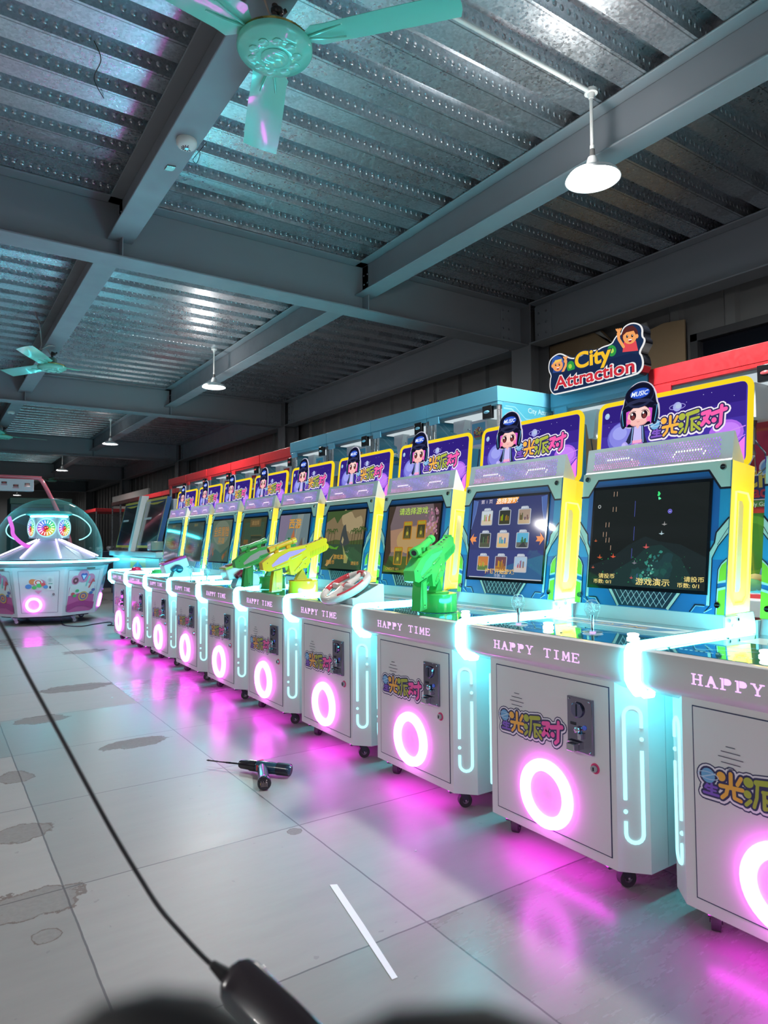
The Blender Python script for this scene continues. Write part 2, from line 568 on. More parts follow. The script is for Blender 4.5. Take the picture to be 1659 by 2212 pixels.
# ------------------------------------------------------------------ object helpers
def tag(o, label=None, cat=None, group=None, kind=None):
    if label: o['label'] = label
    if cat: o['category'] = cat
    if group: o['group'] = group
    if kind: o['kind'] = kind
    return o
def thing(name, loc=(0, 0, 0), label=None, cat=None, group=None, rz=0.):
    o = bpy.data.objects.new(name, None)
    o.empty_display_size = .1
    o.location = loc
    o.rotation_euler = (0, 0, rz)
    COL.objects.link(o)
    return tag(o, label, cat, group)
KIDS = {}
def kids(o):
    return [c for c in bpy.data.objects if c.parent == o]
def copy_tree(o, parent=None, skip=()):
    c = o.copy()
    COL.objects.link(c)
    c.parent = parent
    for ch in kids(o):
        if ch.name.split('.')[0] not in skip:
            copy_tree(ch, c)
    return c
def structure(o):
    o['kind'] = 'structure'
    return o
# ================================================================== THE HALL
STEEL = (.27, .30, .335)
XW = 4.95                      # inside face of the right wall
BAYS = [4.51, 9.76, 15.25, 20.6, 26.0]
# floor
mb = MB(); mb.box(-9, XW, -4, 30, -.06, 0, mat='floor_slabs'); structure(mb.build('floor', smooth=0))
# profiled steel deck
mb = MB()
prof = []
y = -4.0
while y < 30:
    prof += [(y, 3.330), (y+.135, 3.330), (y+.147, 3.415), (y+.240, 3.415), (y+.252, 3.330)]
    y += .255
pts = [(-9, a, b) for a, b in prof]+[(XW, a, b) for a, b in prof]
n = len(prof)
mb.add(pts, [(i, i+n, i+1+n, i+1) for i in range(n-1)], mat='galvanised_deck')
structure(mb.build('ceiling', smooth=0))
mb = MB(); mb.box(-9, XW, -4, 30, 3.43, 3.5, (.2, .2, .2), 'matte'); structure(mb.build('ceiling_slab', smooth=0))

def ibeam(mb, axis, c, a, b, z0, z1, bw, tf=.013, tw=.009, col=STEEL):
    for (zz0, zz1, w) in ((z0, z0+tf, bw), (z1-tf, z1, bw), (z0+tf, z1-tf, tw)):
        if axis == 'x':
            mb.box(a, b, c-w/2, c+w/2, zz0, zz1, col, 'steel')
        else:
            mb.box(c-w/2, c+w/2, a, b, zz0, zz1, col, 'steel')
def bolts(mb, c, n, rows, cols, du, dv, U, r=.011):
    U = Vector(U).normalized(); V = Vector((0, 0, 1)); N = Vector(n)
    for i in range(rows):
        for j in range(cols):
            p = Vector(c)+V*(i-(rows-1)/2)*dv+U*(j-(cols-1)/2)*du
            mb.cyl(p, p+N*.012, r, n=6, col=(.3, .32, .35), mat='metal')
# main cross beams with their stiffeners and bolts
SX = [-6.45, -4.6, -2.73, -.87, .99, 2.85]
for k, yb in enumerate(BAYS):
    mb = MB()
    ibeam(mb, 'x', yb, -9, 4.62, 2.939, 3.328, .198)
    for x in SX:
        mb.box(x-.004, x+.004, yb-.095, yb+.095, 2.952, 3.315, STEEL, 'steel')
    bolts(mb, (4.42, yb-.0045, 3.13), (0, -1, 0), 4, 2, .075, .085, (1, 0, 0))
    mb.box(4.36, 4.52, yb-.012, yb-.0045, 2.97, 3.3, STEEL, 'steel')
    structure(mb.build('trim_%d' % (k+1), bevel=.004))
n_t = len(BAYS)+1
# secondary beams, one length per bay
ends = [-4.0]+BAYS
for x in SX:
    for k in range(len(ends)-1):
        a = ends[k]+(.006 if k else 0); b = ends[k+1]-.006
        if x < -1 and k == 0:
            pass
        mb = MB()
        ibeam(mb, 'y', x, a, b, 3.072, 3.326, .157, tf=.011, tw=.008)
        for (yy) in (a+.06, b-.06):
            bolts(mb, (x-.004, yy, 3.2), (-1, 0, 0), 2, 2, .05, .07, (0, 1, 0), .009)
        structure(mb.build('trim_%d' % n_t, bevel=.004)); n_t += 1
# edge beam along the right wall, with end plates at the columns
for k in range(len(ends)-1):
    a = ends[k]+.13; b = ends[k+1]-.13
    mb = MB()
    ibeam(mb, 'y', 4.69, a, b, 2.94, 3.328, .19)
    for yy in (a+.1, b-.1):
        mb.box(4.675, 4.686, yy-.1, yy+.1, 2.97, 3.3, STEEL, 'steel')
        bolts(mb, (4.675, yy, 3.13), (-1, 0, 0), 3, 2, .09, .1, (0, 1, 0))
    structure(mb.build('trim_%d' % n_t, bevel=.004)); n_t += 1
# columns
for k, yb in enumerate([-.8]+BAYS):
    mb = MB()
    for (x0, x1, y0, y1) in ((4.62, 4.633, yb-.125, yb+.125), (4.857, 4.87, yb-.125, yb+.125), (4.633, 4.857, yb-.006, yb+.006)):
        mb.box(x0, x1, y0, y1, 0, 3.328, (.2, .21, .23), 'steel')
    structure(mb.build('trim_%d' % n_t, bevel=.004)); n_t += 1
# walls: ribbed steel sheeting on the right, dark ends elsewhere
mb = MB()
y = -4.0
pr = []
while y < 30:
    pr += [(y, XW), (y+.30, XW), (y+.325, XW-.03), (y+.40, XW-.03), (y+.425, XW)]
    y += .45
n = len(pr)
mb.add([(b, a, 0) for a, b in pr]+[(b, a, 3.43) for a, b in pr], [(i, i+1, i+1+n, i+n) for i in range(n-1)], (.19, .195, .20), 'steel')
structure(mb.build('wall_right', smooth=0))
# window openings closed by dark night glass, framed; board patch beside the first one
def wall_window(i, y0, y1, z0, z1):
    mb = MB()
    x = XW-.05
    for (a, b, c, d) in ((y0, y1, z1-.06, z1), (y0, y1, z0, z0+.06), (y0, y0+.06, z0, z1), (y1-.06, y1, z0, z1), ((y0+y1)/2-.03, (y0+y1)/2+.03, z0, z1)):
        mb.box(x-.04, x+.03, a, b, c, d, (.05, .052, .058), 'steel')
    o = structure(mb.build('window_%d' % i, bevel=.003))
    mb = MB(); mb.box(x+.0, x+.012, y0+.06, y1-.06, z0+.06, z1-.06, (.006, .007, .012), 'gloss')
    mb.build('pane', o)
    return o
wall_window(1, .2, 2.95, 1.2, 2.70)
wall_window(2, 5.0, 9.3, 1.2, 2.42)
wall_window(3, 10.2, 14.8, 1.2, 2.42)
mb = MB()
poly = [(3.0, .6), (4.38, .6), (4.38, 2.96), (3.95, 2.96), (3.78, 2.96), (3.66, 2.82), (3.56, 2.78), (3.53, 2.80), (3.50, 2.90), (3.30, 2.84), (3.18, 2.86), (3.0, 2.84)]
mb.prism(poly, 'x', XW-.075, XW-.06, (.34, .24, .14), 'matte')
structure(mb.build('trim_%d' % n_t)); n_t += 1
# torn sheathing hanging over the board
mb = MB()
for (pl) in ([(3.84, 2.95), (3.78, 2.95), (3.62, 2.77), (3.55, 2.74), (3.56, 2.79), (3.66, 2.83)], [(3.50, 2.90), (3.32, 2.90), (3.30, 2.84), (3.42, 2.865), (3.50, 2.855)]):
    mb.prism(pl, 'x', XW-.10, XW-.088, (.34, .34, .33), 'matte')
structure(mb.build('trim_%d' % n_t)); n_t += 1
mb = MB(); mb.box(-9, XW, 30, 30.1, 0, 3.43, (.20, .21, .22), 'matte'); structure(mb.build('wall_far', smooth=0))
mb = MB(); mb.box(-9.1, -9, -4, 30, 0, 3.43, (.16, .17, .18), 'matte'); structure(mb.build('wall_left', smooth=0))
mb = MB(); mb.box(-9, XW, -4.1, -4, 0, 3.43, (.16, .17, .18), 'matte'); structure(mb.build('wall_near', smooth=0))

# ------------------------------------------------------------------ pendant lamps
def make_lamp():
    t = thing('pendant_lamp')
    mb = MB()
    mb.lathe([(.022, .075), (.03, .05), (.034, .02), (.06, .012), (.118, -.012), (.130, -.03), (.1315, -.036), (.128, -.036), (.112, -.018), (.05, .004)], n=36, col=(.72, .73, .74), mat='paint')
    mb.build('lamp_shade', t)
    mb = MB()
    mb.lathe([(.0, -.030), (.06, -.029), (.10, -.026), (.117, -.018)], n=32, mat='lamp_face')
    mb.build('lens', t)
    mb = MB()
    mb.cyl((0, 0, .07), (0, 0, .115), .015, .012, col=(.12, .12, .12), mat='plastic')
    mb.build('socket', t)
    mb = MB()
    mb.cyl((0, 0, .11), (0, 0, .40), .0085, n=10, col=(.75, .75, .74))
    mb.cyl((0, 0, .11), (0, 0, .135), .011, n=10, col=(.75, .75, .74))
    mb.build('drop_pipe', t)
    mb = MB()
    mb.cyl((0, 0, .395), (0, 0, .413), .032, n=20, col=(.75, .75, .74))
    mb.cyl((0, 0, .37), (0, 0, .40), .012, .02, n=12, col=(.75, .75, .74))
    mb.build('junction_box', t)
    return t
lamp0 = make_lamp()
def lamp_light(t, w, shadow=True):
    d = bpy.data.lights.new('lamp_light', 'AREA')
    d.shape = 'DISK'; d.size = .22; d.energy = w; d.color = (1.0, .965, .925)
    o = bpy.data.objects.new('lamp_light', d)
    COL.objects.link(o); o.parent = t; o.location = (0, 0, -.04)
    # added point light beside the shade, brightening beam and deck
    d = bpy.data.lights.new('lamp_fill', 'POINT')
    d.energy = w*.16; d.shadow_soft_size = .03; d.color = (1.0, .965, .925)
    o = bpy.data.objects.new('lamp_fill', d)
    COL.objects.link(o); o.parent = t; o.location = (-.15, -.02, -.05)
LX = 2.655
lampspots = [(LX, 2.092, 'bright pendant lamp hanging nearest, beside the right-hand roof beam'),
             (LX, 7.37, 'second nearest pendant lamp, hanging over the middle of the machine row'),
             (LX, 12.65, 'third pendant lamp down the right-hand beam'),
             (LX, 17.9, 'fourth and small pendant lamp, over the pink arch'),
             (LX, 28.0, 'farthest tiny pendant lamp low at the left over the glass dome'),
             (LX, -3.2, 'pendant lamp behind the camera on the right-hand beam'),
             (-3.0, 2.1, 'pendant lamp on the unseen left side of the hall'),
             (-3.0, 7.4, 'second pendant lamp on the unseen left side of the hall'),
             (-3.0, -3.2, 'pendant lamp on the unseen left side, behind the camera')]
for i, (x, y, lab) in enumerate(lampspots):
    t = lamp0 if i == 0 else copy_tree(lamp0)
    t.location = (x, y, 2.915)
    tag(t, lab, 'lamp', 'pendant lamps')
for t in [o for o in bpy.data.objects if o.name.startswith('pendant_lamp')]:
    yy = t.location.y
    lamp_light(t, E_LAMP*(1.0 if yy < 9 else .35)*(1.35 if t.location.x < 0 else .95))
# white conduit along the deck to the first lamp
mb = MB()
mb.cyl((LX-.02, 2.092, 3.318), (-.6, 2.092, 3.318), .011, n=12, col=(.78, .78, .77))
mb.cyl((LX-.14, 2.092, 3.318), (LX-.16, 2.092, 3.318), .0145, n=12, col=(.72, .72, .71))
mb.cyl((LX-1.3, 2.092, 3.318), (LX-1.32, 2.092, 3.318), .0145, n=12, col=(.72, .72, .71))
tag(mb.build('conduit_pipe'), 'thin white conduit running across the metal deck to the nearest lamp', 'pipe')

# ------------------------------------------------------------------ ceiling fans
FAN = (.22, .74, .60)
def make_fan():
    t = thing('ceiling_fan')
    mb = MB()
    mb.lathe([(.0, -.052), (.03, -.05), (.034, -.044), (.045, -.046), (.08, -.044), (.104, -.04), (.112, -.032), (.128, -.028), (.134, -.02), (.134, -.004), (.126, .004), (.10, .02)], n=44, col=FAN, mat='gloss')
    mb.ball((0, 0, -.048), .05, .05, .006, col=FAN, mat='gloss')
    for i in range(10):
        a = 2*PI*i/10
        mb.ball((.078*math.cos(a), .078*math.sin(a), -.044), .02, .02, .005, 8, FAN, 'gloss')
    mb.build('motor_housing', t)
    mb = MB()
    mb.lathe([(.124, .004), (.127, .010), (.120, .016), (.09, .024)], n=40, col=(.42, .38, .12), mat='metal')
    mb.build('trim_band', t)
    mb = MB()
    mb.lathe([(.06, .018), (.045, .03), (.042, .075), (.034, .088), (.0, .09)], n=24, col=(.10, .27, .22), mat='plastic')
    mb.build('canopy', t)
    mb = MB()
    mb.cyl((0, 0, .085), (0, 0, .15), .011, n=10, col=(.06, .045, .04), mat='plastic')
    mb.ball((.01, 0, .13), .026, .022, .018, 10, (.025, .022, .022), 'plastic')
    mb.tube([(.012, 0, .12), (.03, .01, .135), (.045, 0, .15)], .008, 8, (.02, .02, .02), 'plastic')
    mb.build('down_rod', t)
    mb = MB()
    mb.tube([(0, .01, .10), (-.018, .012, .125), (-.035, .01, .16), (-.05, .0, .178)], .004, 6, (.55, .42, .34), 'plastic')
    mb.build('wire', t)
    return t
def blade_mb():
    mb = MB()
    N = 12
    top = []
    for i in range(N+1):
        u = i/N
        x = .115+u*.545
        if u < .10:
            w = .028+u*.5
        else:
            w = .064+.012*math.sin((u-.1)*2.2)
        tw = math.radians(13)
        zoff = .004
        row = []
        for v in (-1, -.5, 0, .5, 1):
            yy = w*v
            row.append((x+(.012*(1-v*v) if i == N else 0), yy*math.cos(tw), yy*math.sin(tw)+zoff+(.006*(1-v*v) if u < .35 else .003*(1-v*v))))
        top.append(row)
    pts = [p for r in top for p in r]+[(p[0], p[1], p[2]+.002) for r in top for p in r]
    n = len(pts)//2
    fs = []
    for i in range(N):
        for j in range(4):
            a = i*5+j
            fs.append((a, a+1, a+6, a+5)); fs.append((a+n, a+5+n, a+6+n, a+1+n))
        fs.append((i*5, (i+1)*5, (i+1)*5+n, i*5+n)); fs.append((i*5+4, i*5+4+n, (i+1)*5+4+n, (i+1)*5+4))
    fs.append((0, n, n+1, 1)); fs.append((1, n+1, n+2, 2)); fs.append((2, n+2, n+3, 3)); fs.append((3, n+3, n+4, 4))
    b = N*5
    for j in range(4):
        fs.append((b+j, b+j+1, b+j+1+n, b+j+n))
    mb.add(pts, fs, FAN, 'gloss')
    for s_ in (-1, 1):
        mb.tube([(.11, 0, .004), (.2, s_*.02, .0), (.26, s_*.03, .002)], .004, 6, FAN, 'gloss')
    return mb
fan0 = make_fan()
bl0 = blade_mb().build('fan_blade', fan0, smooth=50)
fans = []
for i, (x, y, ang, lab) in enumerate([(.995, 2.15, 71, 'large pale green three-blade ceiling fan nearest the camera, at the top of the picture'),
                                      (.995, 7.42, 2, 'second pale green ceiling fan, at the left edge above the roof beams'),
                                      (.995, 12.7, 12, 'third green ceiling fan, cut by the left picture edge'),
                                      (2.85, 21.0, 20, 'small dark ceiling fan far back, right of the small fourth lamp')]):
    t = fan0 if i == 0 else copy_tree(fan0, skip=('fan_blade',))
    t.location = (x, y, 2.90)
    for k in range(3):
        if i == 0 and k == 0:
            b = bl0
        else:
            b = bl0.copy(); COL.objects.link(b); b.parent = t
        b.rotation_euler = (0, 0, math.radians(ang+120*k))
    tag(t, lab, 'fan', 'ceiling fans')
    fans.append(t)
# loose wires
mb = MB(); mb.tube(spl([(.99, 7.25, 3.066), (.93, 7.2, 3.05), (.86, 7.2, 3.0), (.88, 7.28, 3.08), (.84, 7.1, 3.2), (.80, 7.1, 3.33)]), .006, 6, (.35, .33, .33), 'plastic')
tag(mb.build('power_cable'), 'grey cable drooping from the deck to the second ceiling fan', 'cable')
def at_z(px, py, z):
    d = view_ray(px, py); return CAMP+d*((z-CAMH)/d.z)
mb = MB(); mb.tube(spl([at_z(203, 88, 3.325), at_z(218, 128, 3.30), at_z(204, 162, 3.29), at_z(207, 182, 3.30), at_z(224, 212, 3.325)]), .0022, 5, (.02, .02, .02), 'plastic')
tag(mb.build('loose_wire'), 'thin black loose wire dangling from the deck at upper left', 'wire')
mb = MB(); mb.tube(spl([at_z(446, 308, 3.28), at_z(428, 330, 3.2), at_z(417, 345, 3.16), at_z(425, 352, 3.16), at_z(432, 330, 3.2), at_z(420, 322, 3.24)]), .0018, 5, (.02, .02, .02), 'plastic')
tag(mb.build('loose_wire'), 'small looped loose wire beside the nearest smoke detector', 'wire')
# smoke detectors
def detector():
    t = thing('smoke_detector')
    mb = MB(); mb.lathe([(.046, 0), (.049, -.008), (.049, -.022), (.040, -.036), (.025, -.041), (0, -.042)], n=32, col=(.80, .79, .76)); mb.build('housing', t)
    mb = MB()
    for k in range(9):
        a = math.radians(-60+k*30)
        mb.box(-.002, .002, .012, .026, -.0425, -.035, (.05, .05, .05), 'matte')
        n0 = len(mb.v)-8
        for i in range(n0, n0+8):
            mb.v[i] = Matrix.Rotation(a, 4, 'Z') @ mb.v[i]
    mb.box(-.008, .008, -.012, .008, -.0455, -.041, (.30, .12, .22), 'plastic')
    mb.build('vent_slots', t, smooth=0)
    return t
d0 = detector(); d0.location = (1.0, 3.165, 3.072)
tag(d0, 'round white smoke detector under the left roof beam, near the big fan', 'smoke detector', 'smoke detectors')
d1 = copy_tree(d0); d1.location = (.97, 11.25, 3.072)
tag(d1, 'tiny far smoke detector under the left roof beam beyond the second fan', 'smoke detector', 'smoke detectors')
p = at_z(368, 362, 3.0715)
mb = MB(); mb.prism([(p.x-.02, p.y-.02), (p.x+.02, p.y-.03), (p.x+.018, p.y+.02), (p.x-.022, p.y+.03)], 'z', 3.066, 3.072, (.3, .29, .27), 'metal')
tag(mb.build('clip_plate'), 'small square metal plate stuck under the left roof beam', 'plate')
# ================================================================== GAME MACHINES
X0 = 1.8
TM = Matrix.Translation((-X0, 0, 0))
def M():
    m = MB(); m.M = TM; return m
NAVY = (.035, .03, .12)
# bubble-letter logo 星光派对, drawn with round strokes; unit height about 1, width 4.1
def starlight_logo(a, x, y, k, lit=1.0, mat=None, thin=False):
    def T(pts):
        return [(x+p[0]*k, y+p[1]*k) for p in pts]
    PUR, ORG, OLV, PNK = (.22, .10, .55), (.90, .46, .07), (.42, .48, .06), (.93, .12, .42)
    st = [  # points, width, colour
        ([(.30, .36), (.22, .24)], .10, PUR), ([(.30, .32), (.66, .33)], .09, PUR), ([(.30, .20), (.62, .20)], .08, PUR),
        ([(.16, .05), (.72, .06)], .10, PUR), ([(.47, .42), (.46, .05)], .10, PUR),
        ([(1.20, .98), (1.20, .50)], .15, ORG), ([(1.58, .92), (1.44, .66)], .14, ORG), ([(.80, .46), (1.62, .52)], .15, ORG),
        ([(1.08, .46), (1.02, .22), (.86, .05)], .14, ORG), ([(1.30, .48), (1.32, .16), (1.55, .12)], .14, ORG),
        ([(1.74, .06), (1.90, .24)], .13, OLV), ([(2.12, .93), (2.66, 1.02)], .20, OLV), ([(2.16, .90), (2.12, .40), (2.02, .06)], .12, OLV),
        ([(2.34, .66), (2.72, .70)], .13, OLV), ([(2.38, .66), (2.38, .10), (2.50, .14)], .13, OLV), ([(2.44, .42), (2.80, .08)], .12, OLV),
        ([(2.92, .84), (3.26, .90), (3.12, .58), (2.90, .30)], .20, PNK), ([(3.0, .62), (3.26, .34)], .15, PNK),
        ([(3.40, .76), (4.06, .90)], .20, PNK), ([(3.86, 1.08), (3.82, .24), (3.66, .10)], .17, PNK)]
    dots = [(.84, .80, .17, ORG), (1.84, .86, .18, OLV), (1.80, .44, .14, OLV), (2.74, .40, .10, OLV), (3.50, .44, .13, PNK)]
    def all_(extra, col, dy=0.):
        for pts, w, c in st:
            a.stroke([(p[0], p[1]+dy) for p in T(pts)], (w+extra)*k, col or tuple(v*lit for v in c), mat); a.l -= .9
        for (cx, cy, r, c) in dots:
            a.disc(x+cx*k, y+(cy+dy/k)*k, (r+extra/2)*k, (r+extra/2)*k, col or tuple(v*lit for v in c), mat, 14); a.l -= .9
        a.disc(x+.34*k, y+.70*k+dy, (.27+extra/2)*k, (.27+extra/2)*k, col or tuple(v*lit for v in (.16, .42, .72)), mat, 18)
        a.l += 1
    if mat is None and not thin: all_(.40, tuple(v*lit for v in NAVY), -.02*k)
    all_(.30, tuple(v*lit for v in (.86, .80, .90)), -.012*k)
    all_(.15, tuple(v*lit for v in NAVY))
    all_(0., None)
    a.stroke(T([(.10, .60), (.34, .70), (.62, .82)]), .05*k, tuple(v*lit for v in (.45, .65, .85)), mat)
    a.ringo(x+.34*k, y+.70*k, .40*k, .13*k, .028*k, tuple(v*lit for v in (.5, .65, .85)), mat, 20)

def proj_frame(x0, z0, x1, z1):
    """art frame on a front panel that leans: U to the viewer's right, V up the panel"""
    V = Vector((x1-x0, 0, z1-z0)); L = V.length
    return V/L, L
FX0, FZ0, FX1, FZ1 = 2.370, .851, 2.448, 1.416
FV, FL = proj_frame(FX0, FZ0, FX1, FZ1)
UU = Vector((0, -1, 0))
def on_face(u, v, d=0.):
    return Vector((FX0, 0, FZ0))+UU*u+FV*v+UU.cross(FV).normalized()*d

def make_cabinet():
    t = thing('game_machine')
    # ---- body
    mb = M()
    fp = [(1.8106, -.2845), (1.8106, .2845), (1.8775, .357), (2.56, .357), (2.56, -.357), (1.8775, -.357)]
    mb.prism(fp, 'z', .086, .72, WHITE, 'paint')
    for s_ in (-1, 1):
        for z in (.3, .5):
            pass
        mb.box(1.965, 1.9665, s_*.3573-.0004, s_*.3573+.0004, .09, .69, (.3, .3, .33), 'matte')
    # side picture, the planet logo again
    a = Art(mb, (2.25, -.3571, .40), (1, 0, 0), (0, 0, 1))
    starlight_logo(a, -.16, -.04, .07)
    body = mb.build('cabinet', t, bevel=.004)
    # ---- light loops let into the corner panels
    for s_ in (-1, 1):
        mb = M()
        A = Vector((1.8106, s_*.2845, 0)); B = Vector((1.8775, s_*.357, 0))
        D = (B-A).normalized()
        N = Vector((-D.y, D.x, 0))*s_
        if N.x > 0: N = -N
        def q(u, z):
            return A+D*u+Vector((0, 0, z))+N*.0012
        def arc(cu, cz, r, a0, a1, n=8):
            return [(cu+r*math.cos(a0+(a1-a0)*i/n), cz+r*math.sin(a0+(a1-a0)*i/n)) for i in range(n+1)]
        def band(pl, w=.0102):
            mb.tube([q(*p) for p in pl], w/2*1.15, 8, mat='led_cyan_dim')
        band([(.026, .310), (.026, .572)]+arc(.052, .572, .026, PI, 0)+[(.078, .572), (.078, .5355)])
        band([(.078, .464), (.078, .205)]+arc(.052, .205, .026, 0, -PI)+[(.026, .205), (.026, .243)])
        for (u, z) in ((.078, .4997), (.026, .273)):
            mb.ball(q(u, z), .0068, .0068, .0068, 10, mat='led_cyan_dim')
        mb.build('light_loop', t)
    mb = M()
    mb.box(1.832, 1.848, -.24, .24, .0795, .0865, mat='led_under')
    mb.build('under_light', t, smooth=0)
    # ---- door
    mb = M()
    mb.box(1.8085, 1.8112, -.262, .249, .122, .652, (.74, .72, .735), 'paint')
    for (y0, y1, z0, z1) in ((-.265, -.262, .119, .655), (.249, .252, .119, .655), (-.262, .249, .652, .655), (-.262, .249, .119, .122)):
        mb.box(1.8088, 1.8108, y0, y1, z0, z1, (.02, .025, .09), 'matte')
    a = Art(mb, (1.8084, 0, 0), UU, (0, 0, 1))
    starlight_logo(a, -.233, .418, .0745)
    for i, (w) in enumerate((.012, .026, .034, .026, .012)):
        a.stroke([(-.142-w+.006*(i-2)*.0, .562-.0145*i), (-.142+w, .562-.0145*i)], .0022, (.03, .03, .07))
    door = mb.build('door', t, smooth=0)
    # door children
    mb = M()
    mb.tube([(1.803, .0975*math.cos(2*PI*i/40)+.004, .240+.0975*math.sin(2*PI*i/40)) for i in range(40)], .0215, 12, mat='led_magenta', closed=True)
    for i in range(0): pass
    mb.build('ring_light', door)
    mb = M()
    mb.box(1.797, 1.8085, -.205, -.103, .424, .602, (.27, .25, .34), 'chrome')
    mb.cyl((1.799, -.148, .562), (1.789, -.148, .562), .027, .024, 28, (.20, .20, .32), 'chrome')
    mb.box(1.7865, 1.790, -.150, -.146, .542, .582, (.01, .01, .02), 'matte')
    mb.box(1.7952, 1.7975, -.140, -.116, .509, .519, (.02, .02, .03), 'matte')
    mb.cyl((1.797, -.175, .508), (1.794, -.175, .508), .008, .008, 12, (.1, .15, .8), 'gloss')
    mb.box(1.772, 1.797, -.150, -.118, .428, .452, (.6, .58, .64), 'chrome')
    mb.box(1.786, 1.797, -.160, -.110, .452, .458, (.6, .58, .64), 'chrome')
    mb.ball((1.790, -.150, .497), .010, .012, .012, 10, (.7, .68, .72), 'chrome')
    mb.box(1.784, 1.797, -.168, -.155, .468, .488, (.6, .6, .68), 'chrome')
    for (yy, zz) in ((-.196, .594), (-.112, .594), (-.196, .432), (-.112, .432)):
        mb.cyl((1.797, yy, zz), (1.794, yy, zz), .004, .003, 8, (.6, .6, .65), 'chrome')
    mb.build('coin_slot', door, bevel=.003)
    mb = M()
    mb.cyl((1.8085, -.206, .383), (1.806, -.206, .383), .017, .017, 24, (.75, .05, .18), 'paint')
    mb.cyl((1.806, -.206, .383), (1.797, -.206, .383), .0125, .011, 24, (.5, .48, .55), 'chrome')
    mb.box(1.7962, 1.7972, -.2085, -.2035, .377, .389, (.02, .02, .03), 'matte')
    mb.build('lock', door)
    # ---- rail and table
    RY0, RY1 = -.348+.0, .394
    mb = M()
    sec = [(1.7825, .700), (1.7825, .783), (1.786, .791), (1.795, .795), (2.62, .795), (2.62, .76), (1.86, .655), (1.815, .655), (1.7845, .690)]
    sec = [(1.7825, .702), (1.7825, .783), (1.786, .791), (1.795, .795), (2.62, .795), (2.62, .665), (1.83, .660), (1.79, .688)]
    mb.prism(sec, 'y', RY0, RY1, (.70, .68, .69), 'gloss')
    a = Art(mb, (1.7824, 0, .7195), UU, (0, 0, 1), mat='led_violet_text')
    happy_time(a, -.236, 0, .0415, .031)
    mb.build('front_rail', t)
    mb = M()
    mb.box(1.812, 2.36, RY0+.028, RY1-.028, .7935, .7965, (.02, .16, .22), 'tabletop')
    a = Art(mb, (1.812, 0, .7966), UU, (1, 0, 0))
    a.rect(-.30, .34, .28, .47, (.55, .63, .62))
    a.poly([(-.22, .36), (.20, .36), (.26, .44), (-.25, .44)], (.05, .16, .32))
    a.text('STARLIGHT PARTY' if False else 'HAPPY TIME', -.02, .375, .045, (.75, .45, .12), .01, 'c')
    for i in range(14):
        a.rect(-.33+i*.016, .065, -.33+i*.016+.009, .071, (.5, .62, .62)); a.l -= .9
    a.stroke([(-.30, .1), (-.1, .22), (.1, .18), (.30, .28)], .004, (.30, .55, .60))
    a.stroke([(-.28, .2), (-.1, .30), (.16, .27), (.31, .33)], .003, (.12, .35, .45))
    for (x, y) in ((1.87, .36), (1.87, -.02), (1.87, -.30), (2.2, .36), (2.2, -.3), (2.05, .02)):
        mb.cyl((x, y, .7965), (x, y, .7985), .0045, n=8, col=(.15, .14, .12), mat='metal')
    mb.build('glass_top', t, smooth=0)
    # ---- edge strips both sides
    for (ya) in (RY0-.0145, RY1+.0145):
        mb = M()
        path = [(2.60, ya, .800), (1.806, ya, .800), (1.788, ya, .796), (1.778, ya, .783), (1.777, ya, .700), (1.790, ya, .680), (1.815, ya, .654), (1.85, ya, .652)]
        # keep the strip as wide as the gap and thin along its depth
        mb.tube(path, .0125, 8, mat='led_cyan')
        mb.build('edge_light', t)
    # ---- casters
    for (x, y, rr) in ((1.889, .2445, .5), (1.889, -.2395, -.4), (2.44, .2445, .2), (2.44, -.2395, 0)):
        mb = M()
        mb.box(x-.024, x+.024, y-.024, y+.024, .081, .0865, (.05, .045, .06), 'metal')
        R = Matrix.Translation((x, y, 0)) @ Matrix.Rotation(rr, 4, 'Z') @ Matrix.Translation((-x, -y, 0))
        mb.M = TM @ R
        for s_ in (-1, 1):
            mb.prism([(x-.018, .082), (x+.018, .082), (x+.026, .03), (x+.006, .022)], 'y', y+s_*.016-.0015, y+s_*.016+.0015, (.03, .028, .04), 'plastic')
        mb.prism([(x-.018, .070), (x-.055, .066), (x-.062, .074), (x-.02, .080)], 'y', y-.018, y+.018, (.03, .028, .04), 'plastic')
        mb.cyl((x+.015, y-.019, .03), (x+.015, y+.019, .03), .004, n=8, col=(.6, .6, .62), mat='metal')
        c = mb.build('caster', t, bevel=.001)
        mb = M(); mb.M = TM @ R
        mb.cyl((x+.015, y-.0125, .0285), (x+.015, y+.0125, .0285), .0285, n=26, col=(.045, .04, .05), mat='rubber')
        mb.cyl((x+.015, y-.0135, .0285), (x+.015, y+.0135, .0285), .013, n=16, col=(.35, .33, .36), mat='metal')
        mb.build('wheel', c)
    # ---- monitor: base with brackets
    mb = M()
    mb.prism([(2.36, .795), (2.375, .852), (2.56, .852), (2.58, .795)], 'y', -.338, .338, (.74, .75, .76), 'paint')
    mb.build('monitor_base', t, bevel=.003)
    for s_ in (-1, 1):
        mb = M()
        mb.box(2.352, 2.455, s_*.343-.004, s_*.343+.004, .797, .846, (.72, .74, .76), 'paint')
        for (x, z) in ((2.375, .833), (2.40, .812), (2.435, .834)):
            mb.cyl((x, s_*.347, z), (x, s_*.351, z), .0065, n=10, col=(.6, .65, .68), mat='chrome')
        mb.build('bracket', t)
    # monitor housing (the lit side panels are its flanks)
    mb = M()
    side = [(2.372, .853), (2.450, 1.416), (2.602, 1.398), (2.532, .856)]
    mb.prism(side, 'y', -.330, .330, (.62, .64, .64), 'paint')
    mb.build('monitor_housing', t)
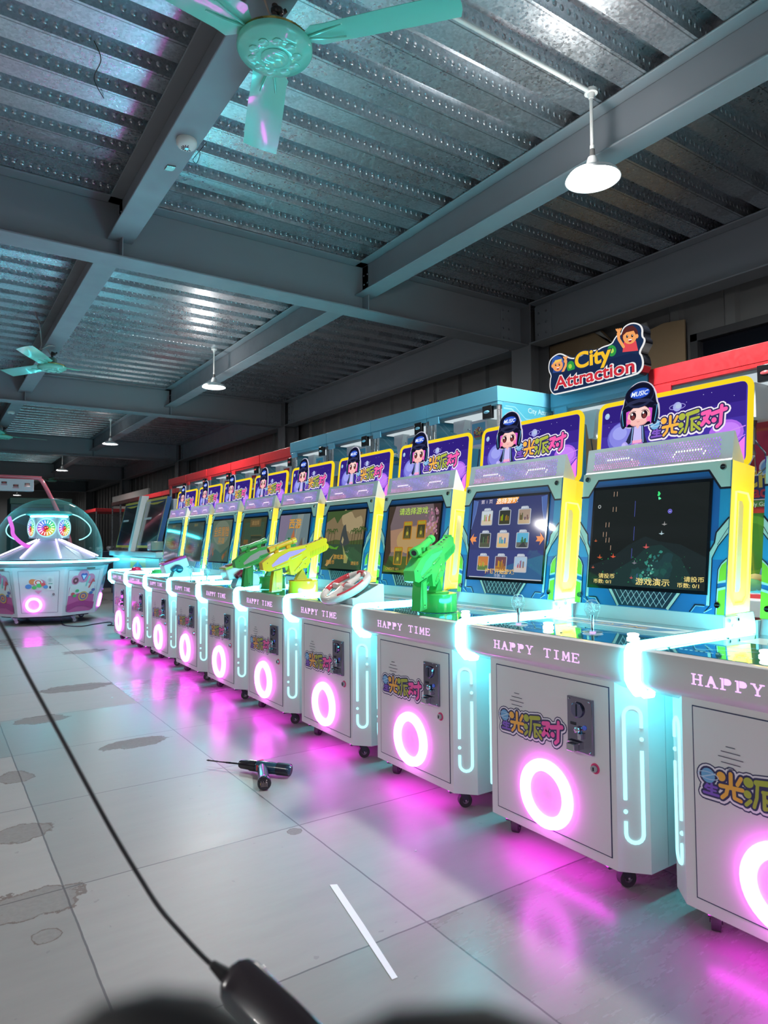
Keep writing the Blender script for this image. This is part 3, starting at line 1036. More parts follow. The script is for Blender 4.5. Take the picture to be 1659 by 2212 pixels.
    for s_ in (-1, 1):
        mb = M()
        mb.prism(side, 'y', s_*.330, s_*.3395, (.9, .9, .7), 'acrylic_yellow')
        pn = mb.build('side_panel', t)
        a0 = Vector(((2.372+2.450)/2, s_*.3405, 0))
        def sp(f, g, d=.0015):      # f 0 front..1 rear, g 0 bottom..1 top
            b = Vector((2.372, 0, .853)).lerp(Vector((2.532, 0, .856)), f)
            c = Vector((2.450, 0, 1.416)).lerp(Vector((2.602, 0, 1.398)), f)
            p = b.lerp(c, g); p.y = s_*(.3395+d); return p
        mb = M()
        loop = [(.18, .10), (.30, .06), (.68, .06), (.84, .11), (.84, .74), (.70, .80), (.30, .80), (.18, .80)]
        mb.tube([sp(*p) for p in loop], .0045, 6, mat='led_yellow', closed=True)
        mb.build('light_loop', pn)
        mb = M()
        pl = []
        for (f, g) in ((.30, .14), (.44, .14), (.50, .17), (.50, .71), (.44, .74), (.30, .74)):
            pl.append(sp(f, g, .0005))
        mb.add(pl+[p+Vector((0, s_*.004, 0)) for p in pl], [(0, 1, 2, 3, 4, 5), (11, 10, 9, 8, 7, 6)]+[(i, (i+1) % 6, (i+1) % 6+6, i+6) for i in range(6)], (.62, .66, .62), 'paint')
        mb.build('insert', pn)
    # face panel with printed art
    mb = M()
    c = [on_face(-.338, 0), on_face(.338, 0), on_face(.338, FL), on_face(-.338, FL)]
    N_ = UU.cross(FV).normalized()
    mb.add([p+N_*.004 for p in c]+[p-N_*.002 for p in c], [(0, 1, 2, 3), (0, 4, 5, 1), (1, 5, 6, 2), (2, 6, 7, 3), (3, 7, 4, 0)], (.02, .17, .42), 'print')
    a = Art(mb, on_face(0, 0, .004), UU, FV, dz=.00012)
    CR, BK, GR, TL, MB_ = (.62, .66, .56), (.008, .01, .02), (.38, .62, .04), (.02, .30, .52), (.015, .17, .42)
    a.rect(-.338, .20, .338, .50, TL)
    a.rect(-.30, .27, .30, .53, (.012, .13, .38))
    for s_ in (-1, 1):
        def X(p): return [(q_[0]*s_, q_[1]) for q_ in p]
        a.poly(X([(.338, FL), (0, FL), (0, .538), (.255, .538), (.302, .468), (.338, .468)]), CR)
        a.stroke(X([(0, .537), (.254, .537), (.302, .466), (.338, .466)]), .008, BK)
        a.poly(X([(.338, .355), (.293, .300), (.288, .262), (.268, .226), (.268, .03), (.282, .03), (.282, .205), (.303, .25), (.338, .295)]), CR)
        a.stroke(X([(.338, .355), (.293, .300), (.288, .262), (.268, .226)]), .006, BK)
        a.stroke(X([(.338, .295), (.303, .25), (.282, .205), (.282, .03), (.262, .005)]), .0035, BK)
        a.stroke(X([(.338, .318), (.312, .275), (.300, .255)]), .0022, BK)
        a.poly(X([(.270, .215), (.278, .215), (.278, .045), (.270, .045)]), (.45, .60, .62))
        a.poly(X([(.338, .205), (.318, .185), (.308, .165), (.306, .112), (.338, .118)]), CR)
        a.poly(X([(.338, .195), (.320, .180), (.313, .163), (.311, .120), (.338, .127)]), GR)
        a.poly(X([(.338, .103), (.306, .094), (.304, .0), (.338, .0)]), CR)
        a.poly(X([(.338, .094), (.312, .086), (.309, .0), (.338, .0)]), GR)
        a.stroke(X([(.338, .205), (.318, .185), (.307, .163), (.304, .0)]), .003, BK)
        a.stroke(X([(.290, .02), (.262, .004)]), .003, CR)
        a.stroke(X([(.262, .03), (.225, .03), (.205, .003)]), .004, BK)
        a.stroke(X([(.262, .026), (.228, .026), (.212, .003)]), .0025, (.45, .62, .66))
        a.stroke(X([(.160, .072), (.112, .003)]), .012, CR, caps=False)
        a.stroke(X([(.168, .072), (.120, .003)]), .0025, BK, caps=False)
    a.poly([(-.152, .075), (.152, .075), (.106, .004), (-.106, .004)], (.004, .03, .055))
    for i in range(11):
        for s_ in (-1, 1):
            x = -.130+.026*i
            p0, p1 = (x, .068), (x+s_*.040, .010)
            lim = .106+(p1[1]-.004)*.65
            if abs(p1[0]) > lim-.004:
                f = (lim-.006-abs(p0[0]))/max(1e-6, abs(p1[0])-abs(p0[0])); f = max(0, min(1, f))
                p1 = (p0[0]+(p1[0]-p0[0])*f, p0[1]+(p1[1]-p0[1])*f)
            a.stroke([p0, p1], .0024, (.55, .68, .68)); a.l -= .9
    a.l += 1
    mb.build('face_panel', t, smooth=0)
    for (u, v) in ((-.310, .545), (.310, .545), (-.312, .034), (.312, .034)):
        mb = M()
        p = on_face(u, v, .004); q_ = on_face(u, v, .013)
        mb.cyl(p, q_, .0125, .0105, 16, (.38, .37, .36), 'chrome')
        mb.box(q_.x-.0005, q_.x+.0015, q_.y-.009, q_.y+.009, q_.z-.0015, q_.z+.0015, (.05, .05, .05), 'matte')
        mb.build('bolt', t)
    # speaker box over the screen
    mb = M()
    sec = [(2.449, 1.417), (2.455, 1.424), (2.476, 1.528), (2.482, 1.528), (2.535, 1.42), (2.535, 1.405)]
    mb.prism(sec, 'y', -.334, .334, (.70, .71, .72), 'paint')
    V2, L2 = proj_frame(2.455, 1.424, 2.476, 1.528)
    a = Art(mb, Vector((2.4547, 0, 1.424)), UU, V2, dz=.0004, mat='backlit')
    random.seed(3)
    for r in range(9):
        for c_ in range(50):
            u = -.292+c_*.01165+(r % 2)*.0058; v = .012+r*.0092
            if u > .298: continue
            d = .0042
            g = .5+.5*math.sin(c_*.21)
            k = .55+.5*random.random()*(.5+.5*math.sin(c_*.37+r))
            col = (.50*k+.35*g*k, .22*k+.12*g, 1.25*k)
            if r == 4 and (5 < c_ < 16 or 33 < c_ < 44): col = (2.2, 1.5, 2.4)
            if r in (2, 3) and c_ in (16, 33, 44): col = (1.8, 1.1, 2.0)
            if r < 3 and c_ < 20: col = (.85*k+.2, .35*k, .85*k+.1)
            a.tris([(u-d*.8, v), (u, v-d*1.15), (u+d*.8, v), (u, v+d*1.15)], [(0, 1, 2, 3)], col); a.l -= 1.0
    mb.build('speaker_grille', t, smooth=0)
    # marquee sign
    mb = M()
    VX = Vector((2.582-2.547, 0, .32)).normalized()
    def mq(u, v, d=0.): return Vector((2.547, 0, 1.415))+UU*u+VX*v+UU.cross(VX).normalized()*d
    def slab(outline, d0, d1, col, mat):
        n = len(outline)
        pts = [mq(p[0], p[1], d0) for p in outline]+[mq(p[0], p[1], d1) for p in outline]
        tri = tessellate_polygon([[Vector((p[0], p[1], 0)) for p in outline]])
        mb.add(pts, [(i, (i+1) % n, (i+1) % n+n, i+n) for i in range(n)]+[tuple(i+n for i in f) for f in tri]+[tuple(reversed(f)) for f in tri], col, mat)
    out = rr_pts(-.343, -.01, .343, .325, .035, 6)
    slab(out, -.016, 0, (.07, .04, .45), 'backlit')
    a = Art(mb, mq(0, 0, 0), UU, VX, dz=.00015, mat='backlit')
    for i, (v0, v1, c) in enumerate([(-.01, .06, (.10, .06, .62)), (.06, .12, (.08, .05, .50)), (.12, .18, (.06, .035, .36)), (.18, .24, (.045, .022, .27)), (.24, .315, (.03, .015, .20))]):
        a.rect(-.33, v0, .33, v1, c)
    a.disc(-.215, .165, .085, .075, (.14, .14, .60)); a.disc(-.225, .175, .066, .058, (.24, .24, .75)); a.disc(-.235, .187, .038, .03, (.34, .36, .85))
    a.poly([(-.33, .128), (-.25, .112), (-.12, .117), (-.10, .108), (-.25, .098), (-.33, .110)], (.50, .22, .70))
    a.poly([(-.33, -.01), (-.33, .085), (-.25, .07), (-.15, .06), (0, .03), (.05, -.01)], (.16, .13, .68))
    a.disc(.255, .12, .07, .055, (.42, .14, .80)); a.disc(.262, .125, .05, .038, (.55, .22, .92))
    a.stroke([(.13, .02), (.20, .09), (.28, .13), (.33, .14)], .004, (.62, .28, .88)); a.stroke([(.15, .0), (.22, .06), (.33, .105)], .003, (.62, .28, .88))
    a.poly([(.33, -.01), (.33, .10), (.30, .07), (.285, .0), (.28, -.01)], (.90, .22, .85))
    a.poly([(.18, -.01), (.28, .05), (.29, .0), (.28, -.01)], (.45, .12, .85))
    a.disc(-.305, .275, .013, .014, (.35, .50, .80)); a.disc(-.302, .280, .008, .008, (.45, .65, .75))
    a.disc(.045, .262, .020, .020, (.36, .40, .80)); a.disc(.05, .266, .013, .013, (.45, .55, .75)); a.ringo(.045, .262, .036, .012, .0025, (.40, .36, .80))
    random.seed(5)
    for i in range(14):
        a.disc(random.uniform(-.3, .32), random.uniform(.2, .3), .0016, .0016, (.6, .6, .95), n=6)
    starlight_logo(a, -.082, .143, .0830, 1.0, thin=True)
    mb.build('marquee', t, smooth=30)
    # yellow lit border
    mb = M()
    mb.tube([mq(p[0], p[1], -.004) for p in rr_pts(-.345, -.012, .345, .328, .037, 6)], .0118, 8, (1.0, .74, .02), 'yellow_rim', closed=True)
    mb.build('marquee_border', t)
    # cut-out girl in cap with headphones
    mb = M()
    cx = -.132
    def ell(x, y, rx, ry, n=26): return [(x+rx*math.cos(2*PI*i/n), y+ry*math.sin(2*PI*i/n)) for i in range(n)]
    sil = [(cx-.098, .235), (cx-.094, .29), (cx-.086, .30), (cx-.078, .345), (cx-.055, .385), (cx-.02, .404), (cx+.02, .404), (cx+.055, .385), (cx+.078, .345), (cx+.086, .30), (cx+.094, .29), (cx+.098, .235), (cx+.085, .215), (cx+.055, .20), (cx-.055, .20), (cx-.085, .215)]
    sil = chaikin(sil)
    slab(sil, .003, .010, (.62, .60, .72), 'backlit')
    a = Art(mb, mq(0, 0, .010), UU, VX, dz=.00018, mat='backlit')
    DK, DK2, SK = (.006, .007, .022), (.02, .025, .07), (.90, .50, .46)
    a.poly([(p[0]*.96+cx*.04, p[1]*.97+.0085) for p in sil], DK)
    for s_ in (-1, 1):
        a.disc(cx+s_*.078, .246, .018, .045, DK2); a.disc(cx+s_*.074, .246, .013, .040, DK)
        a.stroke([(cx+s_*.088, .285), (cx+s_*.084, .25), (cx+s_*.078, .215)], .003, (.10, .45, .70))
        a.poly([(cx+s_*.066, .275), (cx+s_*.048, .28), (cx+s_*.050, .225), (cx+s_*.062, .205)], (.60, .08, .60))
    a.disc(cx, .248, .058, .047, (.75, .34, .36)); a.disc(cx, .250, .056, .044, SK); a.disc(cx+.002, .262, .045, .028, (.98, .64, .58))
    for s_ in (-1, 1):
        a.disc(cx+s_*.0285, .252, .0155, .0185, (.02, .008, .015)); a.disc(cx+s_*.0285, .246, .0095, .010, (.20, .04, .04))
        a.disc(cx+s_*.0285-.005, .260, .0045, .005, (1, 1, 1)); a.stroke([(cx+s_*.015, .2705), (cx+s_*.027, .2735), (cx+s_*.041, .2695), (cx+s_*.048, .2610)], .0024, (.02, .01, .02))
        a.disc(cx+s_*.050, .229, .0105, .012, (.95, .20, .42))
    a.stroke([(cx-.006, .224), (cx, .222), (cx+.006, .224)], .0015, (.45, .1, .12))
    a.poly([(cx-.070, .284), (cx-.05, .288), (cx-.02, .296), (cx-.004, .292), (cx+.02, .297), (cx+.055, .288), (cx+.070, .282), (cx+.07, .33), (cx-.07, .33)], DK)
    a.disc(cx, .340, .074, .056, DK2); a.disc(cx, .345, .070, .049, DK)
    a.poly([(cx-.076, .298), (cx-.05, .318), (cx, .326), (cx+.05, .318), (cx+.076, .298), (cx+.05, .304), (cx, .310), (cx-.05, .304)], (.025, .03, .08))
    a.disc(cx+.003, .350, .050, .0235, (.02, .06, .40)); a.disc(cx+.003, .350, .045, .0195, (.03, .10, .62))
    a.text('MUSIC', cx+.0, .339, .022, (.85, .93, 1.0), .02, 'c', slant=.25)
    # body
    a.poly([(cx-.030, .205), (cx+.030, .205), (cx+.040, .15), (cx+.052, .12), (cx+.036, .112), (cx+.026, .135), (cx+.024, .095), (cx-.024, .095), (cx-.026, .135), (cx-.05, .125), (cx-.060, .135), (cx-.040, .175)], DK2)
    a.poly([(cx-.018, .203), (cx+.018, .203), (cx+.022, .14), (cx-.022, .14)], (.55, .50, .90)); a.poly([(cx-.010, .205), (cx+.010, .205), (cx, .190)], SK)
    a.stroke([(cx-.024, .20), (cx-.030, .13)], .004, (.30, .50, .85)); a.stroke([(cx+.024, .20), (cx+.030, .13)], .004, (.30, .50, .85))
    a.rect(cx-.024, .128, cx+.024, .141, (.90, .40, .62)); a.poly([(cx-.028, .128), (cx+.028, .128), (cx+.032, .105), (cx-.030, .105)], (.50, .16, .62)); a.rect(cx-.012, .108, cx+.006, .126, (.62, .42, .90))
    a.poly([(cx-.028, .106), (cx+.028, .106), (cx+.026, .06), (cx+.006, .058), (cx, .09), (cx-.008, .058), (cx-.026, .06)], DK)
    a.disc(cx-.062, .118, .019, .022, (.42, .36, .85)); a.disc(cx-.052, .106, .012, .013, (.92, .42, .60)); a.disc(cx-.066, .124, .010, .011, (.55, .50, .95))
    mb.build('cutout_figure', t, smooth=30)
    return t

# HAPPY TIME: stencilled slab letters
def happy_time(a, x, y, pitch, h):
    def R(x0, y0, x1, y1): return [(x0, y0), (x1, y0), (x1, y1), (x0, y1)]
    bar = .10
    G = {
     'H': [R(.12, 0, .26, 1), R(.60, 0, .74, 1), R(.26, .46, .60, .56), R(.02, 0, .36, bar), R(.02, 1-bar, .36, 1), R(.50, 0, .84, bar), R(.50, 1-bar, .84, 1)],
     'A': [[(.10, 0), (.22, 0), (.46, 1), (.36, 1)], [(.36, 1), (.48, 1), (.80, 0), (.62, 0)], [(.26, .34), (.60, .34), (.44, .96), (.40, .96)], R(.0, 0, .32, bar), R(.54, 0, .90, bar)],
     'P': [R(.12, 0, .26, 1), R(.02, 0, .40, bar), R(.02, 1-bar, .26, 1), [(.30, .44), (.56, .44), (.72, .52), (.78, .70), (.72, .90), (.56, 1), (.30, 1)]],
     'Y': [[(.36, 0), (.50, 0), (.50, .45), (.36, .45)], [(.08, 1), (.24, 1), (.50, .45), (.38, .42)], [(.66, 1), (.78, 1), (.50, .42), (.42, .45)], R(.26, 0, .60, bar), R(0, 1-bar, .32, 1), R(.56, 1-bar, .88, 1)],
     'T': [R(.38, 0, .52, 1), R(.06, 1-bar, .84, 1), R(.26, 0, .64, bar), R(.06, .78, .13, 1), R(.77, .78, .84, 1)],
     'I': [R(.38, 0, .52, 1), R(.20, 0, .70, bar), R(.20, 1-bar, .70, 1)],
     'M': [R(.10, 0, .22, 1), R(.68, 0, .82, 1), [(.12, 1), (.26, 1), (.50, .32), (.42, .20)], [(.80, 1), (.66, 1), (.42, .32), (.46, .18)], R(0, 0, .32, bar), R(.56, 0, .92, bar)],
     'E': [R(.12, 0, .26, 1), R(.04, 0, .80, bar), R(.04, 1-bar, .78, 1), R(.26, .46, .56, .56), R(.73, 0, .80, .26), R(.71, .76, .78, 1), R(.52, .38, .58, .64)],
    }
    for i, ch in enumerate('HAPPY TIME'):
        if ch == ' ': continue
        for g in G[ch]:
            a.poly([(x+(i+p[0])*pitch, y+p[1]*h) for p in g], (1, 1, 1)); a.l -= .9
emis('yellow_rim', .9, 'NONE')
pbr('tabletop', .04, coat=1.0, spec=.8)

machine0 = make_cabinet()

# ---------------------------------------------------------- screens
SU, SV0, SV1 = .266, .078, .497
def screen_art(kind):
    mb = M()
    c = [on_face(-.272, .068), on_face(.272, .068), on_face(.272, .505), on_face(-.272, .505)]
    N_ = UU.cross(FV).normalized()
    mb.add([p+N_*.0105 for p in c]+[p+N_*.002 for p in c], [(0, 1, 2, 3), (0, 4, 5, 1), (1, 5, 6, 2), (2, 6, 7, 3), (3, 7, 4, 0)], (.006, .007, .01), 'gloss')
    w, h = 2*(SU-.004), SV1-SV0-.008
    o = on_face(-w/2, SV0+.004, .0108)
    a = Art(mb, o, UU*w, FV*h, dz=.000015, mat='screen')   # unit square 0..1
    random.seed(hash_(kind))
    asp = w/h
    rnd = random.uniform
    def blob(x, y, r, col, n=9, jag=.4):
        a.poly([(x+r*(1+rnd(-jag, jag))*math.cos(2*PI*i/n), y+asp*r*(1+rnd(-jag, jag))*math.sin(2*PI*i/n)) for i in range(n)], col)
    def coin(col=(.75, .55, .15), y=.06):
        a.text('请投币', .10, y+.06, .045, col, .012); a.text('币数: 0/1', .05, y, .04, col, .012)
    if kind == 'space':
        a.rect(0, 0, 1, 1, (.012, .016, .016))
        a.poly([(0, 0), (1, 0), (1, .30), (.8, .42), (.62, .45), (.5, .5), (.36, .42), (.2, .28), (0, .2)], (.015, .024, .026))
        a.poly([(.1, 0), (.95, 0), (.8, .30), (.64, .42), (.52, .40), (.42, .28), (.25, .16)], (.016, .038, .038))
        for i in range(34):
            x_ = rnd(.42, .74); blob(x_, .02+(x_-.3)*.7*rnd(.3, 1), rnd(.02, .06), random.choice([(.018, .06, .058), (.02, .085, .075), (.018, .05, .055)]), 14, .25)
        for i in range(26):
            y_ = rnd(.04, .36); blob(.50+.30*y_+rnd(-.05, .05), y_, rnd(.004, .016), random.choice([(.04, .24, .19), (.03, .16, .15), (.07, .36, .27)]), 9, .6)
        for i in range(10):
            y_ = rnd(.05, .25); blob(.52+.25*y_+rnd(-.03, .03), y_, rnd(.003, .008), (.20, .55, .42), 7, .6)
        for i in range(40):
            blob(rnd(.08, .9), rnd(.03, .35), rnd(.0015, .0045), (.03, .28, .10), 6, .5)
        blob(.60, .92, .016, (.05, .75, .20), 8, .5); blob(.605, .87, .011, (.12, .9, .4), 8, .5)
        for (x, y) in ((.19, .92), (.22, .92), (.19, .76), (.22, .76), (.13, .60), (.16, .60), (.11, .50), (.14, .50), (.14, .44), (.17, .44), (.19, .36)):
            a.stroke([(x, y), (x, y+.05)], .003, (.75, .50, .35), caps=False)
        for (x, y, l) in ((.395, .70, .16), (.40, .46, .14), (.39, .28, .10), (.45, .05, .08)):
            a.stroke([(x, y), (x, y+l)], .003, (.10, .13, .55), caps=False)
        def ship(x, y, s_, col):
            a.poly([(x, y+.032*s_), (x+.006*s_, y), (x+.030*s_, y-.004*s_), (x+.010*s_, y-.014*s_), (x, y-.022*s_), (x-.010*s_, y-.014*s_), (x-.030*s_, y-.004*s_), (x-.006*s_, y)], col)
        ship(.515, .40, 1.0, (.55, .10, .10)); ship(.09, .29, .9, (.50, .10, .04)); ship(.22, .30, .9, (.65, .10, .05)); ship(.03, .18, .6, (.5, .12, .08)); ship(.04, .46, .6, (.5, .12, .05))
        ship(.66, .62, .8, (.28, .28, .28)); ship(.64, .53, .8, (.40, .55, .60)); ship(.62, .08, .7, (.4, .4, .45)); ship(.42, .24, .8, (.2, .2, .24)); ship(.40, .09, .6, (.6, .1, .1))
        a.disc(.70, .74, .018, .022, (.20, .18, .70)); a.disc(.70, .74, .013, .016, (.06, .05, .35)); ship(.70, .74, .35, (.6, .6, 1))
        a.ringo(.055, .82, .012, .016, .005, (.55, .6, .6))
        Y = (.82, .66, .22)
        a.text('请投币', .09, .075, .040, Y, .012); a.text('币数: 0/1', .045, .02, .036, Y, .012)
        a.text('游戏演示', .44, .028, .055, Y, .012)
        a.text('请投币', .84, .078, .040, Y, .012); a.text('币数: 0/1', .79, .022, .036, Y, .012)
    elif kind == 'grid':
        a.rect(0, 0, 1, 1, (.045, .055, .16)); a.rect(0, 0, 1, .35, (.045, .06, .20)); a.poly([(.2, 0), (1, 0), (1, .30), (.6, .18)], (.04, .12, .26))
        a.rect(.03, 0, 1, .012, (.5, .55, .62))
        for s_ in (0, 1):
            X = lambda x: (1-x if s_ else x)
            a.poly([(X(0), 1), (X(.07), .98), (X(.05), .82), (X(0), .62)], (.08, .14, .38)); a.stroke([(X(.07), .98), (X(.05), .82), (X(.0), .62)], .006, (.16, .26, .55))
        a.poly([(.33, .925), (.60, .925), (.64, .985), (.64, 1.0), (.36, 1.0)], (.85, .28, .05)); a.poly([(.35, .955), (.62, .955), (.64, 1.0), (.36, 1.0)], (.88, .42, .06))
        a.text('选择游戏', .485, .935, .055, (1, .92, .8), .014, 'c'); a.text('第 1 页', .20, .945, .042, (.55, .50, .62), .012, 'c')
        thumbs = [((.55, .62, .66), (.60, .52, .38), (.62, .34, .12)), ((.035, .04, .035), (.05, .05, .03), (.4, .32, .02)), ((.35, .26, .2), (.48, .36, .22), (.20, .13, .09)),
                  ((.05, .06, .05), (.09, .10, .07), (.15, .15, .10)), ((.66, .48, .34), (.65, .45, .20), (.15, .35, .40)), ((.10, .40, .60), (.12, .13, .12), (.05, .20, .06)),
                  ((.55, .20, .06), (.12, .2, .07), (.7, .45, .08)), ((.16, .07, .09), (.35, .16, .05), (.5, .25, .05)), ((.35, .50, .66), (.55, .50, .48), (.45, .22, .22))]
        for i in range(9):
            cx, cy = (.22, .47, .73)[i % 3], (.765, .48, .19)[i//3]
            a.rrect(cx-.082, cy-.105, cx+.082, cy+.085, .015, (.42, .46, .52)); a.poly([(cx-.055, cy+.08), (cx+.055, cy+.08), (cx+.035, cy+.118), (cx-.035, cy+.118)], (.35, .40, .50))
            a.text('游戏关卡', cx, cy+.09, .019, (.75, .8, .85), .012, 'c')
            sky, gr, ob = thumbs[i]
            a.rect(cx-.072, cy-.095, cx+.072, cy+.076, sky); a.rect(cx-.072, cy-.095, cx+.072, cy-.035, gr)
            for j in range(7):
                x = cx+rnd(-.06, .05); y = cy+rnd(-.05, .02)
                a.rect(x, cy-.05, x+rnd(.008, .022), y+.03, tuple(v*rnd(.4, 1.2) for v in ob))
            if i == 5: a.poly([(cx-.05, cy-.095), (cx+.06, cy-.095), (cx+.02, cy-.03), (cx+.01, cy-.03)], (.05, .055, .06))
        a.text('按键开始游戏', .46, .062, .05, (.85, .52, .12), .014, 'c'); a.text('币数: 4/1', .47, .018, .032, (.55, .6, .7), .0, 'c')
        for s_ in (0, 1):
            X = lambda x: (1-x if s_ else x)
            a.poly([(X(.0), .485), (X(.055), .56), (X(.045), .515), (X(.10), .515), (X(.082), .485), (X(.10), .455), (X(.045), .455), (X(.055), .41)], (.85, .30, .10))
    elif kind == 'cards':
        a.rect(0, 0, 1, 1, (.16, .12, .13)); a.poly([(0, .3), (1, .3), (1, .75), (0, .62)], (.34, .20, .13)); a.disc(.5, .48, .28, .2, (.42, .28, .12)); a.rect(0, 0, 1, .24, (.04, .07, .025))
        a.poly([(0, 0), (.12, .3), (.06, .7), (.14, 1), (0, 1)], (.05, .035, .025)); a.poly([(1, .2), (.9, .4), (.95, .7), (.86, 1), (1, 1)], (.05, .03, .03))
        for i in range(60):
            blob(rnd(.72, .98), rnd(.55, .95), rnd(.008, .024), random.choice([(.38, .16, .24), (.48, .28, .34), (.24, .12, .18)]), 7, .4)
        for (cx, cy) in ((.42, .62), (.68, .63), (.28, .24), (.54, .24), (.80, .24)):
            a.rrect(cx-.085, cy-.13, cx+.085, cy+.14, .02, (.42, .18, .02)); a.rect(cx-.068, cy-.115, cx+.068, cy+.075, (.05, .05, .025))
            a.poly([(cx-.06, cy-.115), (cx+.06, cy-.115), (cx+.01, cy+.05), (cx-.01, cy+.05)], (.11, .10, .03)); a.disc(cx, cy-.04, .02, .03, (.4, .35, .04))
            a.text('请选择', cx, cy+.088, .034, (.25, .42, .04), .012, 'c')
        a.text('请选择游戏', .50, .865, .085, (.10, .18, .02), .018, 'c'); a.text('请选择游戏', .50, .87, .083, (.45, .62, .12), .012, 'c')
        a.poly([(.0, .1), (.25, .02), (.7, .10), (1, .04), (1, 0), (0, 0)], (.10, .20, .03)); a.text('CREDIT: 0/1', .05, .03, .04, (.45, .28, .06), .02)
    elif kind == 'palm':
        a.rect(0, 0, 1, 1, (.035, .07, .04)); a.rect(0, .42, 1, 1, (.20, .15, .08)); a.poly([(0, .45), (.3, .5), (.6, .47), (1, .5), (1, .42), (0, .42)], (.06, .09, .03))
        for (x, y, r) in ((.6, .8, .14), (.72, .72, .12), (.5, .88, .1), (.85, .78, .1)): blob(x, y, r, (.34, .27, .15), 11, .2)
        a.poly([(0, 1), (0, .8), (.2, .9), (.3, .78), (.42, .92), (.7, 1)], (.05, .09, .03))
        for (x, h) in ((.08, .3), (.16, .26), (.25, .3), (.72, .26), (.78, .3), (.86, .25), (.93, .33), (.98, .3)):
            a.stroke([(x, .42), (x+.015, .42+h*.8)], .010, (.04, .03, .015))
            for j in range(6):
                an = PI*j/5
                a.stroke([(x+.015, .42+h*.8), (x+.015+.045*math.cos(an), .42+h*.8+.03), (x+.015+.075*math.cos(an), .42+h*.8-.03)], .010, (.04, .08, .02), caps=False); a.l -= .9
        a.poly([(.42, .44), (.44, .6), (.48, .74), (.53, .76), (.56, .66), (.62, .54), (.68, .44), (.58, .40), (.5, .36)], (.05, .06, .06)); a.poly([(.46, .46), (.48, .56), (.52, .5), (.5, .42)], (.35, .30, .16))
        a.poly([(.5, .42), (.56, .22), (.58, .10), (.66, .10), (.68, .2), (.6, .26)], (.26, .28, .10)); a.poly([(.08, .05), (.30, .26), (.20, .08), (.14, .03)], (.38, .26, .10))
        a.poly([(.1, .38), (.16, .40), (.3, .36), (.4, .39), (.36, .33), (.2, .34)], (.10, .30, .03))
        a.text('游戏演示', .46, .17, .065, (.55, .30, .05), .012, 'c'); a.text('请投币', .10, .08, .06, (.50, .25, .05), .012); a.text('请投币', .76, .08, .05, (.50, .25, .05), .012)
    elif kind == 'heroes':
        a.rect(0, 0, 1, 1, (.14, .20, .22)); a.poly([(0, 1), (.4, 1), (.2, .4), (0, .5)], (.20, .17, .26)); a.poly([(.6, 1), (.8, 1), (.7, .3), (.55, .3)], (.22, .27, .26)); a.rect(0, 0, 1, .22, (.05, .08, .09))
        a.text('西游', .54, .74, .16, (.32, .12, .02), .02, 'c'); a.text('西游', .54, .745, .155, (.70, .34, .05), .012, 'c')
        for (x, y, k, c) in ((.5, .28, 1.25, (.42, .14, .06)), (.2, .18, .9, (.16, .12, .07)), (.80, .20, 1.0, (.14, .11, .08))):
            a.poly([(x-.10*k, y-.12), (x-.11*k, y+.12*k), (x-.04*k, y+.22*k), (x+.02*k, y+.36*k), (x+.06*k, y+.22*k), (x+.11*k, y+.1*k), (x+.10*k, y-.12)], c)
            blob(x, y+.16*k, .035*k, (.50, .28, .10), 9, .2); blob(x-.04*k, y+.03, .04*k, tuple(v*1.6 for v in c), 8, .4); blob(x+.05*k, y+.0, .03*k, tuple(v*.5 for v in c), 8, .4)
            a.stroke([(x+.06*k, y), (x+.09*k, y+.34*k)], .008, (.5, .4, .15))
        a.poly([(0, 0), (1, 0), (1, .12), (.6, .06), (.3, .13), (0, .07)], (.03, .05, .06))
    elif kind == 'tavern':
        a.rect(0, 0, 1, 1, (.05, .065, .035)); a.rect(.10, .05, .92, .90, (.045, .08, .05))
        for i in range(9): a.rect(.12+i*.09, .1, .125+i*.09, .85, (.03, .05, .03)); a.l -= .9
        a.rect(.42, .06, .86, .60, (.03, .045, .03)); a.rect(.46, .06, .82, .54, (.06, .075, .05)); a.stroke([(.42, .61), (.86, .61)], .02, (.10, .09, .04))
        a.rrect(.32, .80, .78, .97, .02, (.12, .09, .04)); a.text('请选择', .55, .845, .08, (.30, .20, .08), .012, 'c'); a.rect(.12, .42, .32, .52, (.16, .09, .03)); a.rect(.14, .20, .30, .28, (.10, .08, .04))
    elif kind == 'title':
        a.rect(0, 0, 1, 1, (.10, .15, .11)); a.disc(.5, .7, .42, .3, (.16, .20, .15)); a.poly([(0, .1), (.3, .3), (.6, .2), (1, .4), (1, 0), (0, 0)], (.05, .11, .09))
        a.text('全民冒险', .5, .62, .20, (.16, .06, .03), .02, 'c', wmax=.8); a.text('全民冒险', .5, .625, .19, (.45, .25, .08), .012, 'c', wmax=.78)
        a.text('英雄', .55, .44, .13, (.38, .22, .07), .012, 'c')
        for i in range(8): blob(rnd(.1, .9), rnd(.08, .3), rnd(.02, .05), (rnd(.1, .3), rnd(.08, .14), .05), 8, .4)
    else:
        a.rect(0, 0, 1, 1, (.035, .055, .05)); a.poly([(0, .5), (1, .7), (1, 1), (0, 1)], (.05, .075, .065)); a.text('请投币', .5, .9, .06, (.22, .18, .06), .012, 'c')
        for i in range(10): blob(rnd(.1, .9), rnd(.1, .6), rnd(.02, .05), (rnd(.03, .10), rnd(.05, .12), rnd(.03, .08)), 8, .4)
    return mb
def hash_(s_):
    return sum(ord(c)*(i+1) for i, c in enumerate(s_))
scr0 = screen_art('space').build('screen', machine0, smooth=0)

